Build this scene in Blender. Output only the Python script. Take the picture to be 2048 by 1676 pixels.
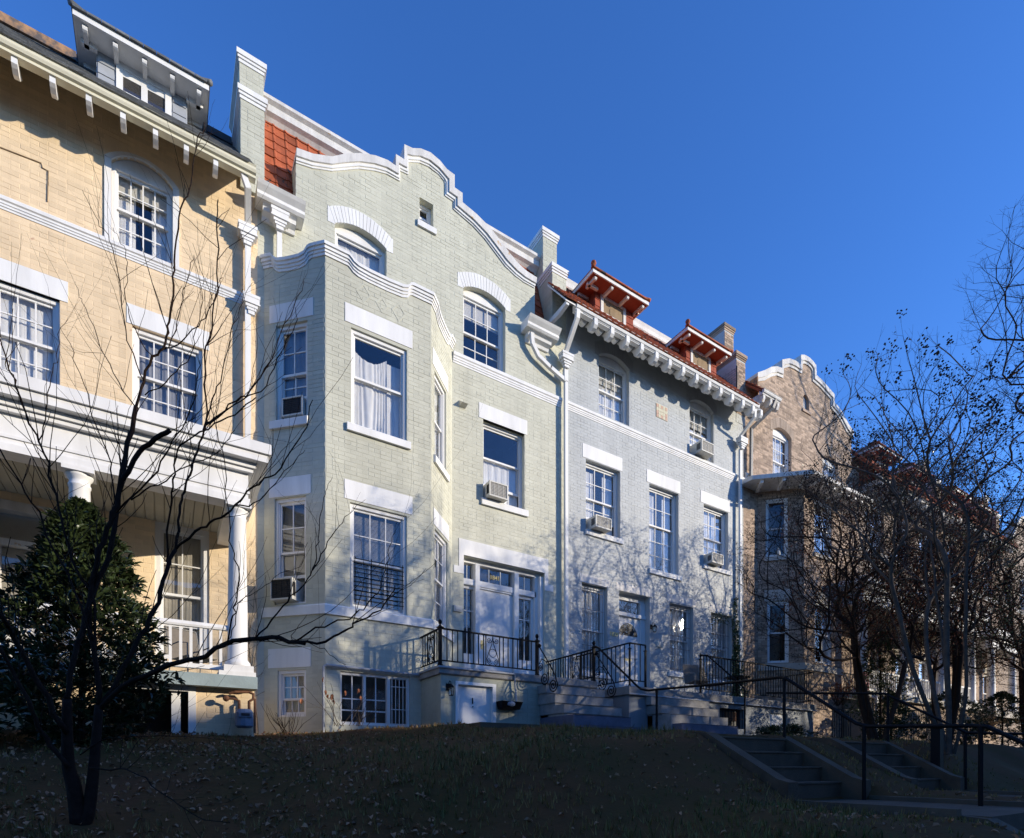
import bpy, bmesh, math, random
from math import radians, sin, cos, pi, atan2, hypot, sqrt
from mathutils import Vector, Matrix, Euler
from mathutils.geometry import tessellate_polygon
SC = bpy.context.scene
for o in list(bpy.data.objects): bpy.data.objects.remove(o)
COL = SC.collection
rnd = random.Random(7)

# ------------------------------------------------------------ camera, light, exposure
cam_d = bpy.data.cameras.new('camera'); cam = bpy.data.objects.new('camera', cam_d); COL.objects.link(cam)
SC.camera = cam
cam.location = (0, 0, 0)
cam.rotation_euler = (radians(90), 0, -radians(32))
cam_d.sensor_width = 36; cam_d.sensor_fit = 'HORIZONTAL'
cam_d.lens = 36*1110/2048
cam_d.shift_x = 0
cam_d.shift_y = (1530-838)/2048
cam_d.clip_start = 0.05; cam_d.clip_end = 3000
SUN = Vector((1.16, -1.0, 0.37))           # towards the sun
SUN_EL = atan2(SUN.z, hypot(SUN.x, SUN.y)); SUN_AZ = atan2(SUN.x, SUN.y)
w = bpy.data.worlds.new('World'); SC.world = w; w.use_nodes = True
nt = w.node_tree; nt.nodes.clear()
sky = nt.nodes.new('ShaderNodeTexSky'); sky.sky_type = 'NISHITA'; sky.sun_disc = False
sky.sun_elevation = SUN_EL; sky.sun_rotation = SUN_AZ
sky.altitude = 0; sky.air_density = 1.0; sky.dust_density = 0.25; sky.ozone_density = 4.0
bg = nt.nodes.new('ShaderNodeBackground'); bg.inputs[1].default_value = 0.15
hs = nt.nodes.new('ShaderNodeHueSaturation'); hs.inputs['Saturation'].default_value = 1.08
tint = nt.nodes.new('ShaderNodeMix'); tint.data_type = 'RGBA'; tint.blend_type = 'MULTIPLY'; tint.inputs[0].default_value = 1; tint.inputs[7].default_value = (.97, 1.28, 1.86, 1)   # the deep blue of a clear winter sky
wo = nt.nodes.new('ShaderNodeOutputWorld')
nt.links.new(sky.outputs[0], hs.inputs['Color']); nt.links.new(hs.outputs[0], tint.inputs[6]); nt.links.new(tint.outputs[2], bg.inputs[0]); nt.links.new(bg.outputs[0], wo.inputs[0])
sd = bpy.data.lights.new('sun', 'SUN'); sd.energy = 5.0; sd.angle = radians(0.5); sd.color = (1.0, 0.885, 0.70)
so = bpy.data.objects.new('sun', sd); COL.objects.link(so); so.rotation_euler = SUN.to_track_quat('Z', 'Y').to_euler()
SC.view_settings.view_transform = 'Standard'; SC.view_settings.look = 'None'
SC.view_settings.exposure = 0.2; SC.view_settings.gamma = 1.0; SC.view_settings.use_curve_mapping = False
SC.render.engine = 'CYCLES'; SC.cycles.max_bounces = 6; SC.cycles.transparent_max_bounces = 12

# ------------------------------------------------------------ materials
def new_mat(name):
    m = bpy.data.materials.new(name); m.use_nodes = True
    return m, m.node_tree, m.node_tree.nodes['Principled BSDF']
def mat(name, col, rough=.7, dark=.8, scale=3., streak=False, isl=0., bump=0., bscale=40., spec=.3, metal=0., col2=None, rng=(.32, .68), detail=9, peel=None):
    m, t, b = new_mat(name); N = t.nodes.new; L = t.links.new
    b.inputs['Roughness'].default_value = rough; b.inputs['Specular IOR Level'].default_value = spec; b.inputs['Metallic'].default_value = metal
    tc = N('ShaderNodeTexCoord'); mp = N('ShaderNodeMapping'); geo = N('ShaderNodeNewGeometry')
    L(geo.outputs['Position'], mp.inputs[0])
    if streak: mp.inputs['Scale'].default_value = (1, 1, .14)
    n = N('ShaderNodeTexNoise'); n.inputs['Scale'].default_value = scale; n.inputs['Detail'].default_value = detail; n.inputs['Roughness'].default_value = .65
    L(mp.outputs[0], n.inputs['Vector'])
    mr = N('ShaderNodeMapRange'); mr.inputs[1].default_value = rng[0]; mr.inputs[2].default_value = rng[1]; L(n.outputs[0], mr.inputs[0])
    mx = N('ShaderNodeMix'); mx.data_type = 'RGBA'
    c2 = col2 if col2 else tuple(c*dark for c in col)
    mx.inputs[6].default_value = (*c2, 1); mx.inputs[7].default_value = (*col, 1); L(mr.outputs[0], mx.inputs[0])
    out = mx.outputs[2]
    if peel:
        n3 = N('ShaderNodeTexNoise'); n3.inputs['Scale'].default_value = peel[1]; n3.inputs['Detail'].default_value = 8; L(geo.outputs['Position'], n3.inputs['Vector'])
        r3 = N('ShaderNodeMapRange'); r3.inputs[1].default_value = peel[2]; r3.inputs[2].default_value = peel[2]+.03; L(n3.outputs[0], r3.inputs[0])
        m3 = N('ShaderNodeMix'); m3.data_type = 'RGBA'; L(r3.outputs[0], m3.inputs[0]); L(out, m3.inputs[6]); m3.inputs[7].default_value = (*peel[0], 1); out = m3.outputs[2]
    if isl:
        oi = N('ShaderNodeObjectInfo'); ad = N('ShaderNodeMath'); ad.operation = 'ADD'
        L(geo.outputs['Random Per Island'], ad.inputs[0]); L(oi.outputs['Random'], ad.inputs[1])
        fr = N('ShaderNodeMath'); fr.operation = 'FRACT'; L(ad.outputs[0], fr.inputs[0])
        m2 = N('ShaderNodeMapRange'); m2.inputs[3].default_value = 1-isl; m2.inputs[4].default_value = 1+isl*.6; L(fr.outputs[0], m2.inputs[0])
        h = N('ShaderNodeHueSaturation'); L(m2.outputs[0], h.inputs['Value']); L(out, h.inputs['Color']); out = h.outputs[0]
    L(out, b.inputs['Base Color'])
    if bump:
        n2 = N('ShaderNodeTexNoise'); n2.inputs['Scale'].default_value = bscale; n2.inputs['Detail'].default_value = 5; L(geo.outputs['Position'], n2.inputs['Vector'])
        bp = N('ShaderNodeBump'); bp.inputs['Strength'].default_value = bump; bp.inputs['Distance'].default_value = .01
        L(n2.outputs[0], bp.inputs['Height']); L(bp.outputs[0], b.inputs['Normal'])
    return m
M = {}
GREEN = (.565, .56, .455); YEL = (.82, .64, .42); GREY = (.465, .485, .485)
M['green'] = mat('green_paint', GREEN, .6, .79, 1.5, True, .07, .25, 60)
M['yellow'] = mat('yellow_paint', YEL, .65, .77, 1.5, True, .10, .25, 60, peel=((.55, .36, .24), 5, .70))
M['grey'] = mat('grey_paint', GREY, .6, .80, 1.5, True, .06, .25, 60)
M['cream'] = mat('cream_paint', (.70, .66, .50), .6, .9, 2)
M['brown'] = mat('brown_brick', (.46, .34, .25), .85, .72, 5, False, .45, .4, 50)
M['mortar'] = mat('mortar', (.36, .31, .26), .9, .8, 5)
M['white'] = mat('white_paint', (.79, .785, .77), .6, .80, 2.6, True, 0, .12, 30)
M['whitemix'] = mat('weathered_white', (.72, .70, .67), .65, .66, 4, True, .04, .2, 40, peel=((.5, .36, .22), 6, .66))
M['greytrim'] = mat('grey_trim_paint', (.36, .37, .38), .6, .88, 3, False, .05)
M['stone'] = mat('limestone', (.50, .46, .40), .8, .8, 4, bump=.3)
M['porchstone'] = mat('blue_grey_painted_stone', (.30, .37, .38), .7, .75, 3, bump=.3)
M['tile'] = mat('terracotta_tile', (.42, .105, .042), .75, .62, 9, False, .30, .3, 50, peel=((.07, .05, .04), 4, .62))
M['shingle'] = mat('red_shingle', (.36, .08, .045), .8, .75, 6, False, .18, .3)
M['slate'] = mat('grey_slate', (.20, .21, .22), .6, .6, 8, False, .35, .5, 30)
M['slatewall'] = mat('pale_slate_shingle', (.36, .38, .41), .6, .85, 6, False, .12, .2, 30)
M['lead'] = mat('dark_flashing', (.045, .047, .05), .6, .6, 8)
M['rust'] = mat('rusty_capping', (.42, .24, .12), .7, .45, 6, col2=(.12, .1, .09), rng=(.4, .6))
M['iron'] = mat('black_iron', (.005, .005, .006), .6, .7, 20, spec=.14)
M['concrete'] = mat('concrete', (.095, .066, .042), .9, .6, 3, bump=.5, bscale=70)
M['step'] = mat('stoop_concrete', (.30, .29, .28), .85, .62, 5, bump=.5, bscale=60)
M['stepshade'] = mat('shaded_step_concrete', (.12, .125, .175), .7, .65, 5, bump=.3, bscale=60)  # stoop concrete with the blue shade on the lower steps put into its colour
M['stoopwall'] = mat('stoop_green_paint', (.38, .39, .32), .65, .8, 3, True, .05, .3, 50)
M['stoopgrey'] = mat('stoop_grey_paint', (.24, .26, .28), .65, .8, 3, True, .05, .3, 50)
M['bark'] = mat('bark', (.028, .018, .014), .9, .55, 14, spec=.08, bump=.6, bscale=50)
M['barklight'] = mat('pale_bark', (.10, .075, .058), .85, .5, 10, bump=.4, bscale=40)
M['barkdark'] = mat('dark_bark', (.046, .028, .020), .9, .6, 14, spec=.08, bump=.5)
M['leaf'] = mat('evergreen_leaf', (.040, .060, .022), .32, .5, 12, False, .45, 0, spec=.5)
M['leafrust'] = mat('rusty_leaf', (.24, .065, .022), .7, .5, 10, False, .4)
M['leafgreen'] = mat('bamboo_leaf', (.055, .075, .02), .5, .5, 10, False, .4)
M['ivy'] = mat('ivy_leaf', (.10, .15, .06), .45, .55, 10, False, .45)
M['deadleaf'] = mat('fallen_leaf', (.40, .22, .12), .7, .5, 6, False, .6)
M['pod'] = mat('seed_pod', (.030, .022, .02), .8, .6, 20)
M['grass'] = mat('grass_blade', (.055, .078, .018), .8, .5, .9, False, .5, col2=(.26, .155, .05))
M['soil'] = mat('lawn_soil', (.062, .043, .014), .95, .5, .9, bump=1., bscale=22, col2=(.085, .040, .018), spec=.1)
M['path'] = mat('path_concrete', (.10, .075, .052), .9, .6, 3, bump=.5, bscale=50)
M['asphalt'] = mat('asphalt', (.05, .05, .05), .9, .7, 5, bump=.5, bscale=80)
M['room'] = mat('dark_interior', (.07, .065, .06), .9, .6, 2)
M['curtain'] = mat('white_curtain', (.72, .72, .70), .9, .85, 4)
M['beigecurtain'] = mat('beige_curtain', (.42, .39, .33), .9, .85, 4)
M['blind'] = mat('blind_slats', (.55, .54, .50), .7, .9, 4)
M['drape'] = mat('grey_drape', (.25, .26, .28), .9, .8, 4)
M['ac'] = mat('ac_casing', (.62, .60, .54), .5, .85, 8)
M['acgrille'] = mat('ac_grille', (.26, .25, .24), .5, .5, 25)
M['acdark'] = mat('ac_dark', (.03, .03, .035), .5, .6, 30)
M['board'] = mat('plywood', (.32, .23, .14), .85, .6, 7, streak=True)
M['gold'] = mat('gold_lettering', (.75, .60, .25), .4, .9, 5)
M['meter'] = mat('meter_grey', (.20, .25, .33), .5, .7, 9)
M['pipe_rust'] = mat('rusty_pipe', (.22, .10, .05), .8, .5, 20)
M['chairfab'] = mat('mesh_chair', (.16, .14, .12), .8, .8, 20)
M['red'] = mat('red_plastic', (.5, .03, .05), .4, .9, 5)
M['water'] = mat('porch_ceiling', (.42, .40, .33), .7, .85, 3, True)
M['mosaic'] = mat('deco_tile_pink', (.55, .35, .27), .6, .8, 20)
M['mosaic2'] = mat('deco_tile_cream', (.60, .56, .42), .6, .8, 20)
M['tan'] = mat('tan_brick', (.40, .31, .24), .85, .8, 4, False, .2, .4, 50)
M['copper'] = mat('green_copper', (.16, .24, .20), .7, .6, 6)
def glass_mat(name, tr=.92, f=1.0):
    m, t, b = new_mat(name); N = t.nodes.new; L = t.links.new
    t.nodes.remove(b); out = t.nodes['Material Output']
    tr_n = N('ShaderNodeBsdfTransparent'); tr_n.inputs[0].default_value = (tr, tr, tr, 1)
    g = N('ShaderNodeBsdfGlossy'); g.inputs['Roughness'].default_value = .015; g.inputs[0].default_value = (.95, .97, 1, 1)
    fr = N('ShaderNodeLayerWeight'); fr.inputs[0].default_value = .5
    pw = N('ShaderNodeMath'); pw.operation = 'POWER'; pw.inputs[1].default_value = 3.2; L(fr.outputs['Facing'], pw.inputs[0])
    geo = N('ShaderNodeNewGeometry'); n2 = N('ShaderNodeTexNoise'); n2.inputs['Scale'].default_value = 2.2; L(geo.outputs['Position'], n2.inputs['Vector'])
    bp = N('ShaderNodeBump'); bp.inputs['Strength'].default_value = .12; bp.inputs['Distance'].default_value = .02; L(n2.outputs[0], bp.inputs['Height']); L(bp.outputs[0], g.inputs['Normal'])
    mu = N('ShaderNodeMath'); mu.operation = 'MULTIPLY_ADD'; mu.inputs[1].default_value = .85*f; mu.inputs[2].default_value = .045*f; mu.use_clamp = True; L(pw.outputs[0], mu.inputs[0])
    mx = N('ShaderNodeMixShader'); L(mu.outputs[0], mx.inputs[0]); L(tr_n.outputs[0], mx.inputs[1]); L(g.outputs[0], mx.inputs[2]); L(mx.outputs[0], out.inputs[0])
    return m
M['glass'] = glass_mat('window_glass', .96, 1.0)

# ------------------------------------------------------------ objects
def tag(o, label=None, cat=None, group=None, kind=None):
    if label: o['label'] = label
    if cat: o['category'] = cat
    if group: o['group'] = group
    if kind: o['kind'] = kind
    return o
def thing(name, loc, label, cat, group=None):
    o = bpy.data.objects.new(name, None); COL.objects.link(o); o.location = loc; o.empty_display_size = .2
    return tag(o, label, cat, group)
def adopt(o, parent):
    if parent is None: return o
    o.parent = parent
    p = parent; mtx = Matrix.Translation((0, 0, 0))
    chain = []
    while p: chain.append(p); p = p.parent
    for q in reversed(chain): mtx = mtx @ q.matrix_parent_inverse @ q.matrix_basis
    o.matrix_parent_inverse = mtx.inverted()
    return o
def inst(name, me, mtx, parent=None):
    o = bpy.data.objects.new(name, me); COL.objects.link(o); o.matrix_basis = mtx
    return adopt(o, parent)
class Fr:                                   # a wall plane: u along, z up, n outwards
    def __init__(s, ox, oy, ang=0.):
        s.o = Vector((ox, oy, 0)); a = radians(ang); s.u = Vector((cos(a), sin(a), 0)); s.n = Vector((sin(a), -cos(a), 0)); s.ang = a
    def p(s, u, z, n=0.): return s.o + s.u*u + s.n*n + Vector((0, 0, z))
    def m(s, u, z, n=0.): return Matrix.Translation(s.p(u, z, n)) @ Matrix.Rotation(s.ang, 4, 'Z')
class MB:
    def __init__(s): s.v = []; s.f = []; s.mi = []; s.cur = 0
    def add(s, vs, fs):
        b = len(s.v); s.v += [tuple(q) for q in vs]; s.f += [tuple(i+b for i in f) for f in fs]; s.mi += [s.cur]*len(fs); return s
    def hexa(s, P): return s.add(P, [(0, 3, 2, 1), (4, 5, 6, 7), (0, 1, 5, 4), (1, 2, 6, 5), (2, 3, 7, 6), (3, 0, 4, 7)])
    def box(s, x0, x1, y0, y1, z0, z1):
        return s.hexa([(x0, y0, z0), (x1, y0, z0), (x1, y1, z0), (x0, y1, z0), (x0, y0, z1), (x1, y0, z1), (x1, y1, z1), (x0, y1, z1)])
    def fb(s, fr, u0, u1, z0, z1, n0, n1):
        n0, n1 = min(n0, n1), max(n0, n1)
        P = [fr.p(u0, z0, n1), fr.p(u1, z0, n1), fr.p(u1, z0, n0), fr.p(u0, z0, n0), fr.p(u0, z1, n1), fr.p(u1, z1, n1), fr.p(u1, z1, n0), fr.p(u0, z1, n0)]
        return s.hexa(P)
    def prism(s, fr, prof, u0, u1):         # profile [(n,z)] extruded along u
        k = len(prof)
        P = [fr.p(u0, z, n) for n, z in prof] + [fr.p(u1, z, n) for n, z in prof]
        F = [(i, (i+1) % k, k+(i+1) % k, k+i) for i in range(k)] + [tuple(range(k-1, -1, -1)), tuple(range(k, 2*k))]
        return s.add(P, F)
    def slab(s, fr, poly, n0, n1):          # polygon [(u,z)] extruded along n
        k = len(poly); P = [fr.p(u, z, n1) for u, z in poly] + [fr.p(u, z, n0) for u, z in poly]
        tri = tessellate_polygon([[Vector((u, z, 0)) for u, z in poly]])
        F = [tuple(t) for t in tri] + [tuple(k+i for i in reversed(t)) for t in tri] + [(i, (i+1) % k, k+(i+1) % k, k+i) for i in range(k)]
        return s.add(P, F)
    def strip(s, fr, a, b, n0, n1):         # band between two polylines of equal length [(u,z)]
        for i in range(len(a)-1):
            q = [b[i], b[i+1], a[i+1], a[i]]
            P = [fr.p(u, z, n1) for u, z in q] + [fr.p(u, z, n0) for u, z in q]
            F = [(0, 1, 2, 3), (7, 6, 5, 4), (0, 4, 5, 1), (2, 6, 7, 3)]
            if i == 0: F.append((3, 7, 4, 0))
            if i == len(a)-2: F.append((1, 5, 6, 2))
            s.add(P, F)
        return s
    def tube(s, pts, r, seg=8, r1=None, cap=True):
        pts = [Vector(p) for p in pts]; n = len(pts); b = len(s.v)
        if not hasattr(r, '__len__'): r = [r + ((r1 if r1 is not None else r)-r)*i/(n-1) for i in range(n)]
        ref = None; V = []
        for i, p in enumerate(pts):
            d = (pts[min(i+1, n-1)]-pts[max(i-1, 0)])
            if d.length < 1e-9: d = Vector((0, 0, 1))
            d.normalize()
            if ref is None: ref = d.orthogonal().normalized()
            ref = (ref - d*ref.dot(d))
            if ref.length < 1e-6: ref = d.orthogonal()
            ref.normalize(); bi = d.cross(ref)
            for k in range(seg):
                a = 2*pi*k/seg; V.append(p+(ref*cos(a)+bi*sin(a))*r[i])
        F = [(i*seg+k, i*seg+(k+1) % seg, (i+1)*seg+(k+1) % seg, (i+1)*seg+k) for i in range(n-1) for k in range(seg)]
        if cap: F += [tuple(range(seg-1, -1, -1)), tuple((n-1)*seg+k for k in range(seg))]
        return s.add(V, F)
    def lathe(s, c, prof, seg=20):          # [(r,z)]
        V = [(c[0]+r*cos(2*pi*k/seg), c[1]+r*sin(2*pi*k/seg), c[2]+z) for r, z in prof for k in range(seg)]
        n = len(prof)
        F = [(i*seg+k, i*seg+(k+1) % seg, (i+1)*seg+(k+1) % seg, (i+1)*seg+k) for i in range(n-1) for k in range(seg)]
        F += [tuple(range(seg-1, -1, -1)), tuple((n-1)*seg+k for k in range(seg))]
        return s.add(V, F)
    def ball(s, c, r, seg=8, rings=5, sc=(1, 1, 1)):
        V = []; c = Vector(c)
        for i in range(rings+1):
            t = pi*i/rings
            for k in range(seg): a = 2*pi*k/seg; V.append((c.x+r*sc[0]*sin(t)*cos(a), c.y+r*sc[1]*sin(t)*sin(a), c.z+r*sc[2]*cos(t)))
        F = [(i*seg+k, (i+1)*seg+k, (i+1)*seg+(k+1) % seg, i*seg+(k+1) % seg) for i in range(rings) for k in range(seg)]
        return s.add(V, F)
    def mesh(s, name, m, smooth=False):
        me = bpy.data.meshes.new(name); me.from_pydata(s.v, [], s.f)
        ms = m if isinstance(m, (list, tuple)) else [m]
        for q in ms: me.materials.append(M[q] if isinstance(q, str) else q)
        if len(ms) > 1: me.polygons.foreach_set('material_index', s.mi)
        if smooth: me.polygons.foreach_set('use_smooth', [True]*len(me.polygons))
        me.update(); return me
    def build(s, name, m, parent=None, smooth=False, **k):
        me = s.mesh(name, m, smooth); o = bpy.data.objects.new(name, me); COL.objects.link(o)
        adopt(o, parent); tag(o, **k); return o
def part(name, m, parent, fn, **k):
    b = MB(); fn(b); return b.build(name, m, parent, **k)
_cube = {}
def cube(m):                                 # unit cube 0..1 shared mesh
    if m not in _cube: _cube[m] = MB().box(0, 1, 0, 1, 0, 1).mesh('piece_'+m, m)
    return _cube[m]
def ibox(name, m, fr, u0, u1, z0, z1, n0, n1, parent):  # shared-mesh box on a wall plane (n0<n1)
    mt = fr.m(u0, z0, n1) @ Matrix.Diagonal((u1-u0, n1-n0, z1-z0, 1))
    return inst(name, cube(m), mt, parent)

# ------------------------------------------------------------ brick walls
CH = .083; BL = .24
def brick_mesh(L, m):
    b = MB(); h = CH-.010; l = L-.010; c = .002
    P = [(0, 0, 0), (l, 0, 0), (l, 0, h), (0, 0, h), (c, -.0035, c), (l-c, -.0035, c), (l-c, -.0035, h-c), (c, -.0035, h-c)]
    b.add(P, [(4, 5, 6, 7), (0, 1, 5, 4), (1, 2, 6, 5), (2, 3, 7, 6), (3, 0, 4, 7)])
    return b
_bm = {}
def in_poly(u, z, poly):
    c = False; j = len(poly)-1
    for i in range(len(poly)):
        a, b = poly[i], poly[j]
        if (a[1] > z) != (b[1] > z) and u < (b[0]-a[0])*(z-a[1])/(b[1]-a[1])+a[0]: c = not c
        j = i
    return c
def lay_bricks(house, fr, m, u0, u1, z0, z1, holes=(), outline=None, budget=0, n=0., seed=1, single=True):
    r = random.Random(seed); full = []; rest = MB(); kk = (m, 'b')
    if kk not in _bm: _bm[kk] = brick_mesh(BL, m).mesh('brick_'+m, m)
    nz = int((z1-z0)/CH)
    for i in range(nz):
        za = z0+i*CH; zc = za+CH/2
        head = (i % 6 == 5); L = BL/2 if head else BL
        off = (0 if i % 2 else L/2)
        us = []; u = u0 - off
        while u < u1:
            us.append((max(u, u0), min(u+L, u1))); u += L
        cuts = [(a, b) for a, b, c, d in holes if c < zc+.02 and d > zc-.02]
        for a, b in us:
            segs = [(a, b)]
            for c, d in cuts:
                ns = []
                for s0, s1 in segs:
                    if d <= s0 or c >= s1: ns.append((s0, s1)); continue
                    if c > s0: ns.append((s0, c))
                    if d < s1: ns.append((d, s1))
                segs = ns
            for s0, s1 in segs:
                if s1-s0 < .03: continue
                if outline:
                    oa = in_poly(s0+.01, zc, outline); ob = in_poly(s1-.01, zc, outline); ot = in_poly((s0+s1)/2, zc+.03, outline)
                    if not (oa and ob and ot): continue
                jit = r.uniform(-.0022, .0022)
                if abs((s1-s0)-BL) < 1e-4 and single:
                    p = fr.p(s0, za, 0); full.append((p.length, s0, za, jit))
                else: _brick(rest, fr, s0, s1, za, n+jit)
    full.sort()
    for k, (d, s0, za, jit) in enumerate(full):
        if k < budget: inst('brick', _bm[kk], fr.m(s0+.005, za+.005, n+jit), house)
        else: _brick(rest, fr, s0, s0+BL, za, n+jit)
    return rest
def _brick(b, fr, s0, s1, za, n):
    a, e, z0, z1, c = s0+.005, s1-.005, za+.005, za+CH-.005, .002
    P = [fr.p(a, z0, n), fr.p(e, z0, n), fr.p(e, z1, n), fr.p(a, z1, n), fr.p(a+c, z0+c, n+.003), fr.p(e-c, z0+c, n+.003), fr.p(e-c, z1-c, n+.003), fr.p(a+c, z1-c, n+.003)]
    b.add(P, [(4, 5, 6, 7), (0, 1, 5, 4), (1, 2, 6, 5), (2, 3, 7, 6), (3, 0, 4, 7)])
def wall(b, fr, outline, holes, depth=.25, n=0.):
    loops = [outline]+list(holes)
    vs = [Vector((u, z, 0)) for lp in loops for u, z in lp]
    tri = tessellate_polygon([[Vector((u, z, 0)) for u, z in lp] for lp in loops])
    k = len(vs); P = [fr.p(v.x, v.y, n) for v in vs]+[fr.p(v.x, v.y, n-depth) for v in vs]
    F = []
    for t in tri:
        a, c, d = (vs[i] for i in t)
        t = tuple(t) if (c-a).cross(d-a).z > 0 else tuple(reversed(t))
        F.append(t)
    o = 0
    for lp in loops:
        q = len(lp)
        for i in range(q): F.append((o+i, o+(i+1) % q, k+o+(i+1) % q, k+o+i))
        o += q
    b.add(P, F); return b
def rect(u0, u1, z0, z1): return [(u0, z0), (u1, z0), (u1, z1), (u0, z1)]
def arc_pts(u0, u1, zs, rise, k=10):         # segmental arch from u1 back to u0
    c = (u0+u1)/2; h = (u1-u0)/2; R = (h*h+rise*rise)/(2*rise); zc = zs+rise-R
    a = math.asin(h/R)
    return [(c+R*sin(a-2*a*i/k), zc+R*cos(a-2*a*i/k)) for i in range(k+1)]
def arched(u0, u1, z0, zs, rise): return [(u0, z0), (u1, z0)]+arc_pts(u0, u1, zs, rise)

# ------------------------------------------------------------ windows
def window(house, fr, u0, u1, z0, z1, cols=3, rt=2, rb=2, arch=0., split=.5, curtain='drape', recess=.10, trim='white', sill=None, bars=False, cw=.055, open_bottom=0., label=None, shade=None):
    """frame with two sashes, glazing bars and single panes, set back in its opening"""
    r0 = -recess
    b = MB(); j = cw
    b.fb(fr, u0, u0+j, z0, z1, r0-.10, r0); b.fb(fr, u1-j, u1, z0, z1, r0-.10, r0)
    b.fb(fr, u0+j, u1-j, z1-j*1.3, z1, r0-.10, r0-.002); b.fb(fr, u0+j, u1-j, z0, z0+.04, r0-.10, r0+.01)
    b.fb(fr, u0+j, u0+j+.02, z0+.04, z1-j*1.3, r0-.05, r0-.02); b.fb(fr, u1-j-.02, u1-j, z0+.04, z1-j*1.3, r0-.05, r0-.02)
    if arch: b.slab(fr, [(u1-.001, z1)]+arc_pts(u0+.001, u1-.001, z1+.001, arch-.001)[1:-1]+[(u0+.001, z1)], r0-.08, r0-.012)
    W = b.build('window', trim, house, label=label)
    a, e, zb, zt = u0+j+.002, u1-j-.002, z0+.042, z1-j*1.3-.002
    zm = zb+(zt-zb)*(1-split)
    for top in (1, 0):
        s0, s1 = (zm-.02, zt) if top else (zb+open_bottom, zm+.02)
        n1 = r0-.045 if top else r0-.082; n0 = n1-.034
        if not top and open_bottom: s1 = zm+.02
        sb = MB(); st = .045
        sb.fb(fr, a, a+st, s0, s1, n0, n1); sb.fb(fr, e-st, e, s0, s1, n0, n1)
        sb.fb(fr, a+st, e-st, s1-st, s1, n0, n1-.001); sb.fb(fr, a+st, e-st, s0, s0+st*(1.3 if not top else 1), n0, n1-.001)
        S = sb.build('sash', trim, W)
        rows = rt if top else rb
        g0, g1, h0, h1 = a+st, e-st, s0+st*(1.3 if not top else 1), s1-st
        mw = .020; mb = MB()
        cw_ = (g1-g0)/cols; rh = (h1-h0)/rows
        for c in range(1, cols): mb.fb(fr, g0+c*cw_-mw/2, g0+c*cw_+mw/2, h0, h1, n0+.004, n1-.004)
        for r_ in range(1, rows):
            for c in range(cols):
                mb.fb(fr, g0+c*cw_+(mw/2 if c else 0), g0+(c+1)*cw_-(mw/2 if c < cols-1 else 0), h0+r_*rh-mw/2, h0+r_*rh+mw/2, n0+.006, n1-.006)
        if cols > 1 or rows > 1: mb.build('glazing_bars', trim, W)
        for c in range(cols):
            for r_ in range(rows):
                ibox('pane', 'glass', fr, g0+c*cw_, g0+(c+1)*cw_, h0+r_*rh, h0+(r_+1)*rh, n0+.015, n0+.0165, W)
    # what stands behind the glass
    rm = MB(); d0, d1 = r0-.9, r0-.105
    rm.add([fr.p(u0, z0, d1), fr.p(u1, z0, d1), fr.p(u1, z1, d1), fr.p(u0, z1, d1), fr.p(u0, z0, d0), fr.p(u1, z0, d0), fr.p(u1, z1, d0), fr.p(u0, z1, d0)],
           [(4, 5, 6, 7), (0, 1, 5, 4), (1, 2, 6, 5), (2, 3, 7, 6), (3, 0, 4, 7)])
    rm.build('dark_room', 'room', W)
    def cloth(name, mm, ua, ub, za, zb_, nn, fold=.02, per=.07, sag=None):
        cb = MB(); k = max(4, int((ub-ua)/.02)); V = []; R = 8
        for i in range(k+1):
            u = ua+(ub-ua)*i/k
            for q in range(R+1):
                t = q/R; z = za+(zb_-za)*t
                if sag: z = z - sag*sin(pi*i/k)*t
                V.append(fr.p(u, z, nn+fold*(.7*sin(2*pi*(u/per)*(1+.25*sin(u*4.1))+1.6*sin(3*t+u*5))+.5*sin(2*pi*u/(per*2.7)+za))*(.5+.5*(1-t))))
        F = [(i*(R+1)+q, (i+1)*(R+1)+q, (i+1)*(R+1)+q+1, i*(R+1)+q+1) for i in range(k) for q in range(R)]
        cb.add(V, F); cb.build(name, mm, W, smooth=True)
    nn = r0-.155
    if curtain == 'white': cloth('curtain', 'curtain', a, e, zb, zt, nn)
    elif curtain == 'beige': cloth('curtain', 'beigecurtain', a, e, zb, zt, nn)
    elif curtain == 'drape': cloth('curtain', 'drape', a, e, zb, zt, nn)
    elif curtain == 'sides':
        cloth('curtain', 'curtain', a, a+(e-a)*.36, zb, zt-.1, nn); cloth('curtain', 'curtain', e-(e-a)*.34, e, zb, zt-.1, nn)
    elif curtain == 'half': cloth('curtain', 'curtain', a, e, zb, zb+(zt-zb)*.62, nn)
    elif curtain == 'sheet':
        cloth('curtain', 'curtain', a+.02, a+(e-a)*.70, zb, zt-.18, nn, .03, .16, sag=.18)
        cloth('curtain', 'curtain', a+(e-a)*.62, e, zb, zt-.22, nn-.03, .02, .12)
    elif curtain == 'blind':
        bb = MB(); z = zb+.01
        while z < zt-.02:
            bb.add([fr.p(a, z, nn+.012), fr.p(e, z, nn+.012), fr.p(e, z+.018, nn-.006), fr.p(a, z+.018, nn-.006)], [(0, 1, 2, 3)]); z += .025
        bb.build('blind', 'blind', W)
    if shade:
        part('roller_shade', 'blind', W, lambda q: q.fb(fr, a, e, zt-(zt-zb)*shade, zt, nn+.03, nn+.035))
    return W
def lintel(house, fr, u0, u1, z0, z1, m='white', pr=.012, name='lintel'):
    return part(name, m, house, lambda b: b.fb(fr, u0, u1, z0, z1, -.09, pr))
def sill(house, fr, u0, u1, z0, z1, m='white', pr=.06):
    b = MB(); b.prism(fr, [(-.11, z0), (pr, z0), (pr, z1-.012), (pr-.01, z1), (-.11, z1+.02)], u0, u1)
    return b.build('sill', m, house)
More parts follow.
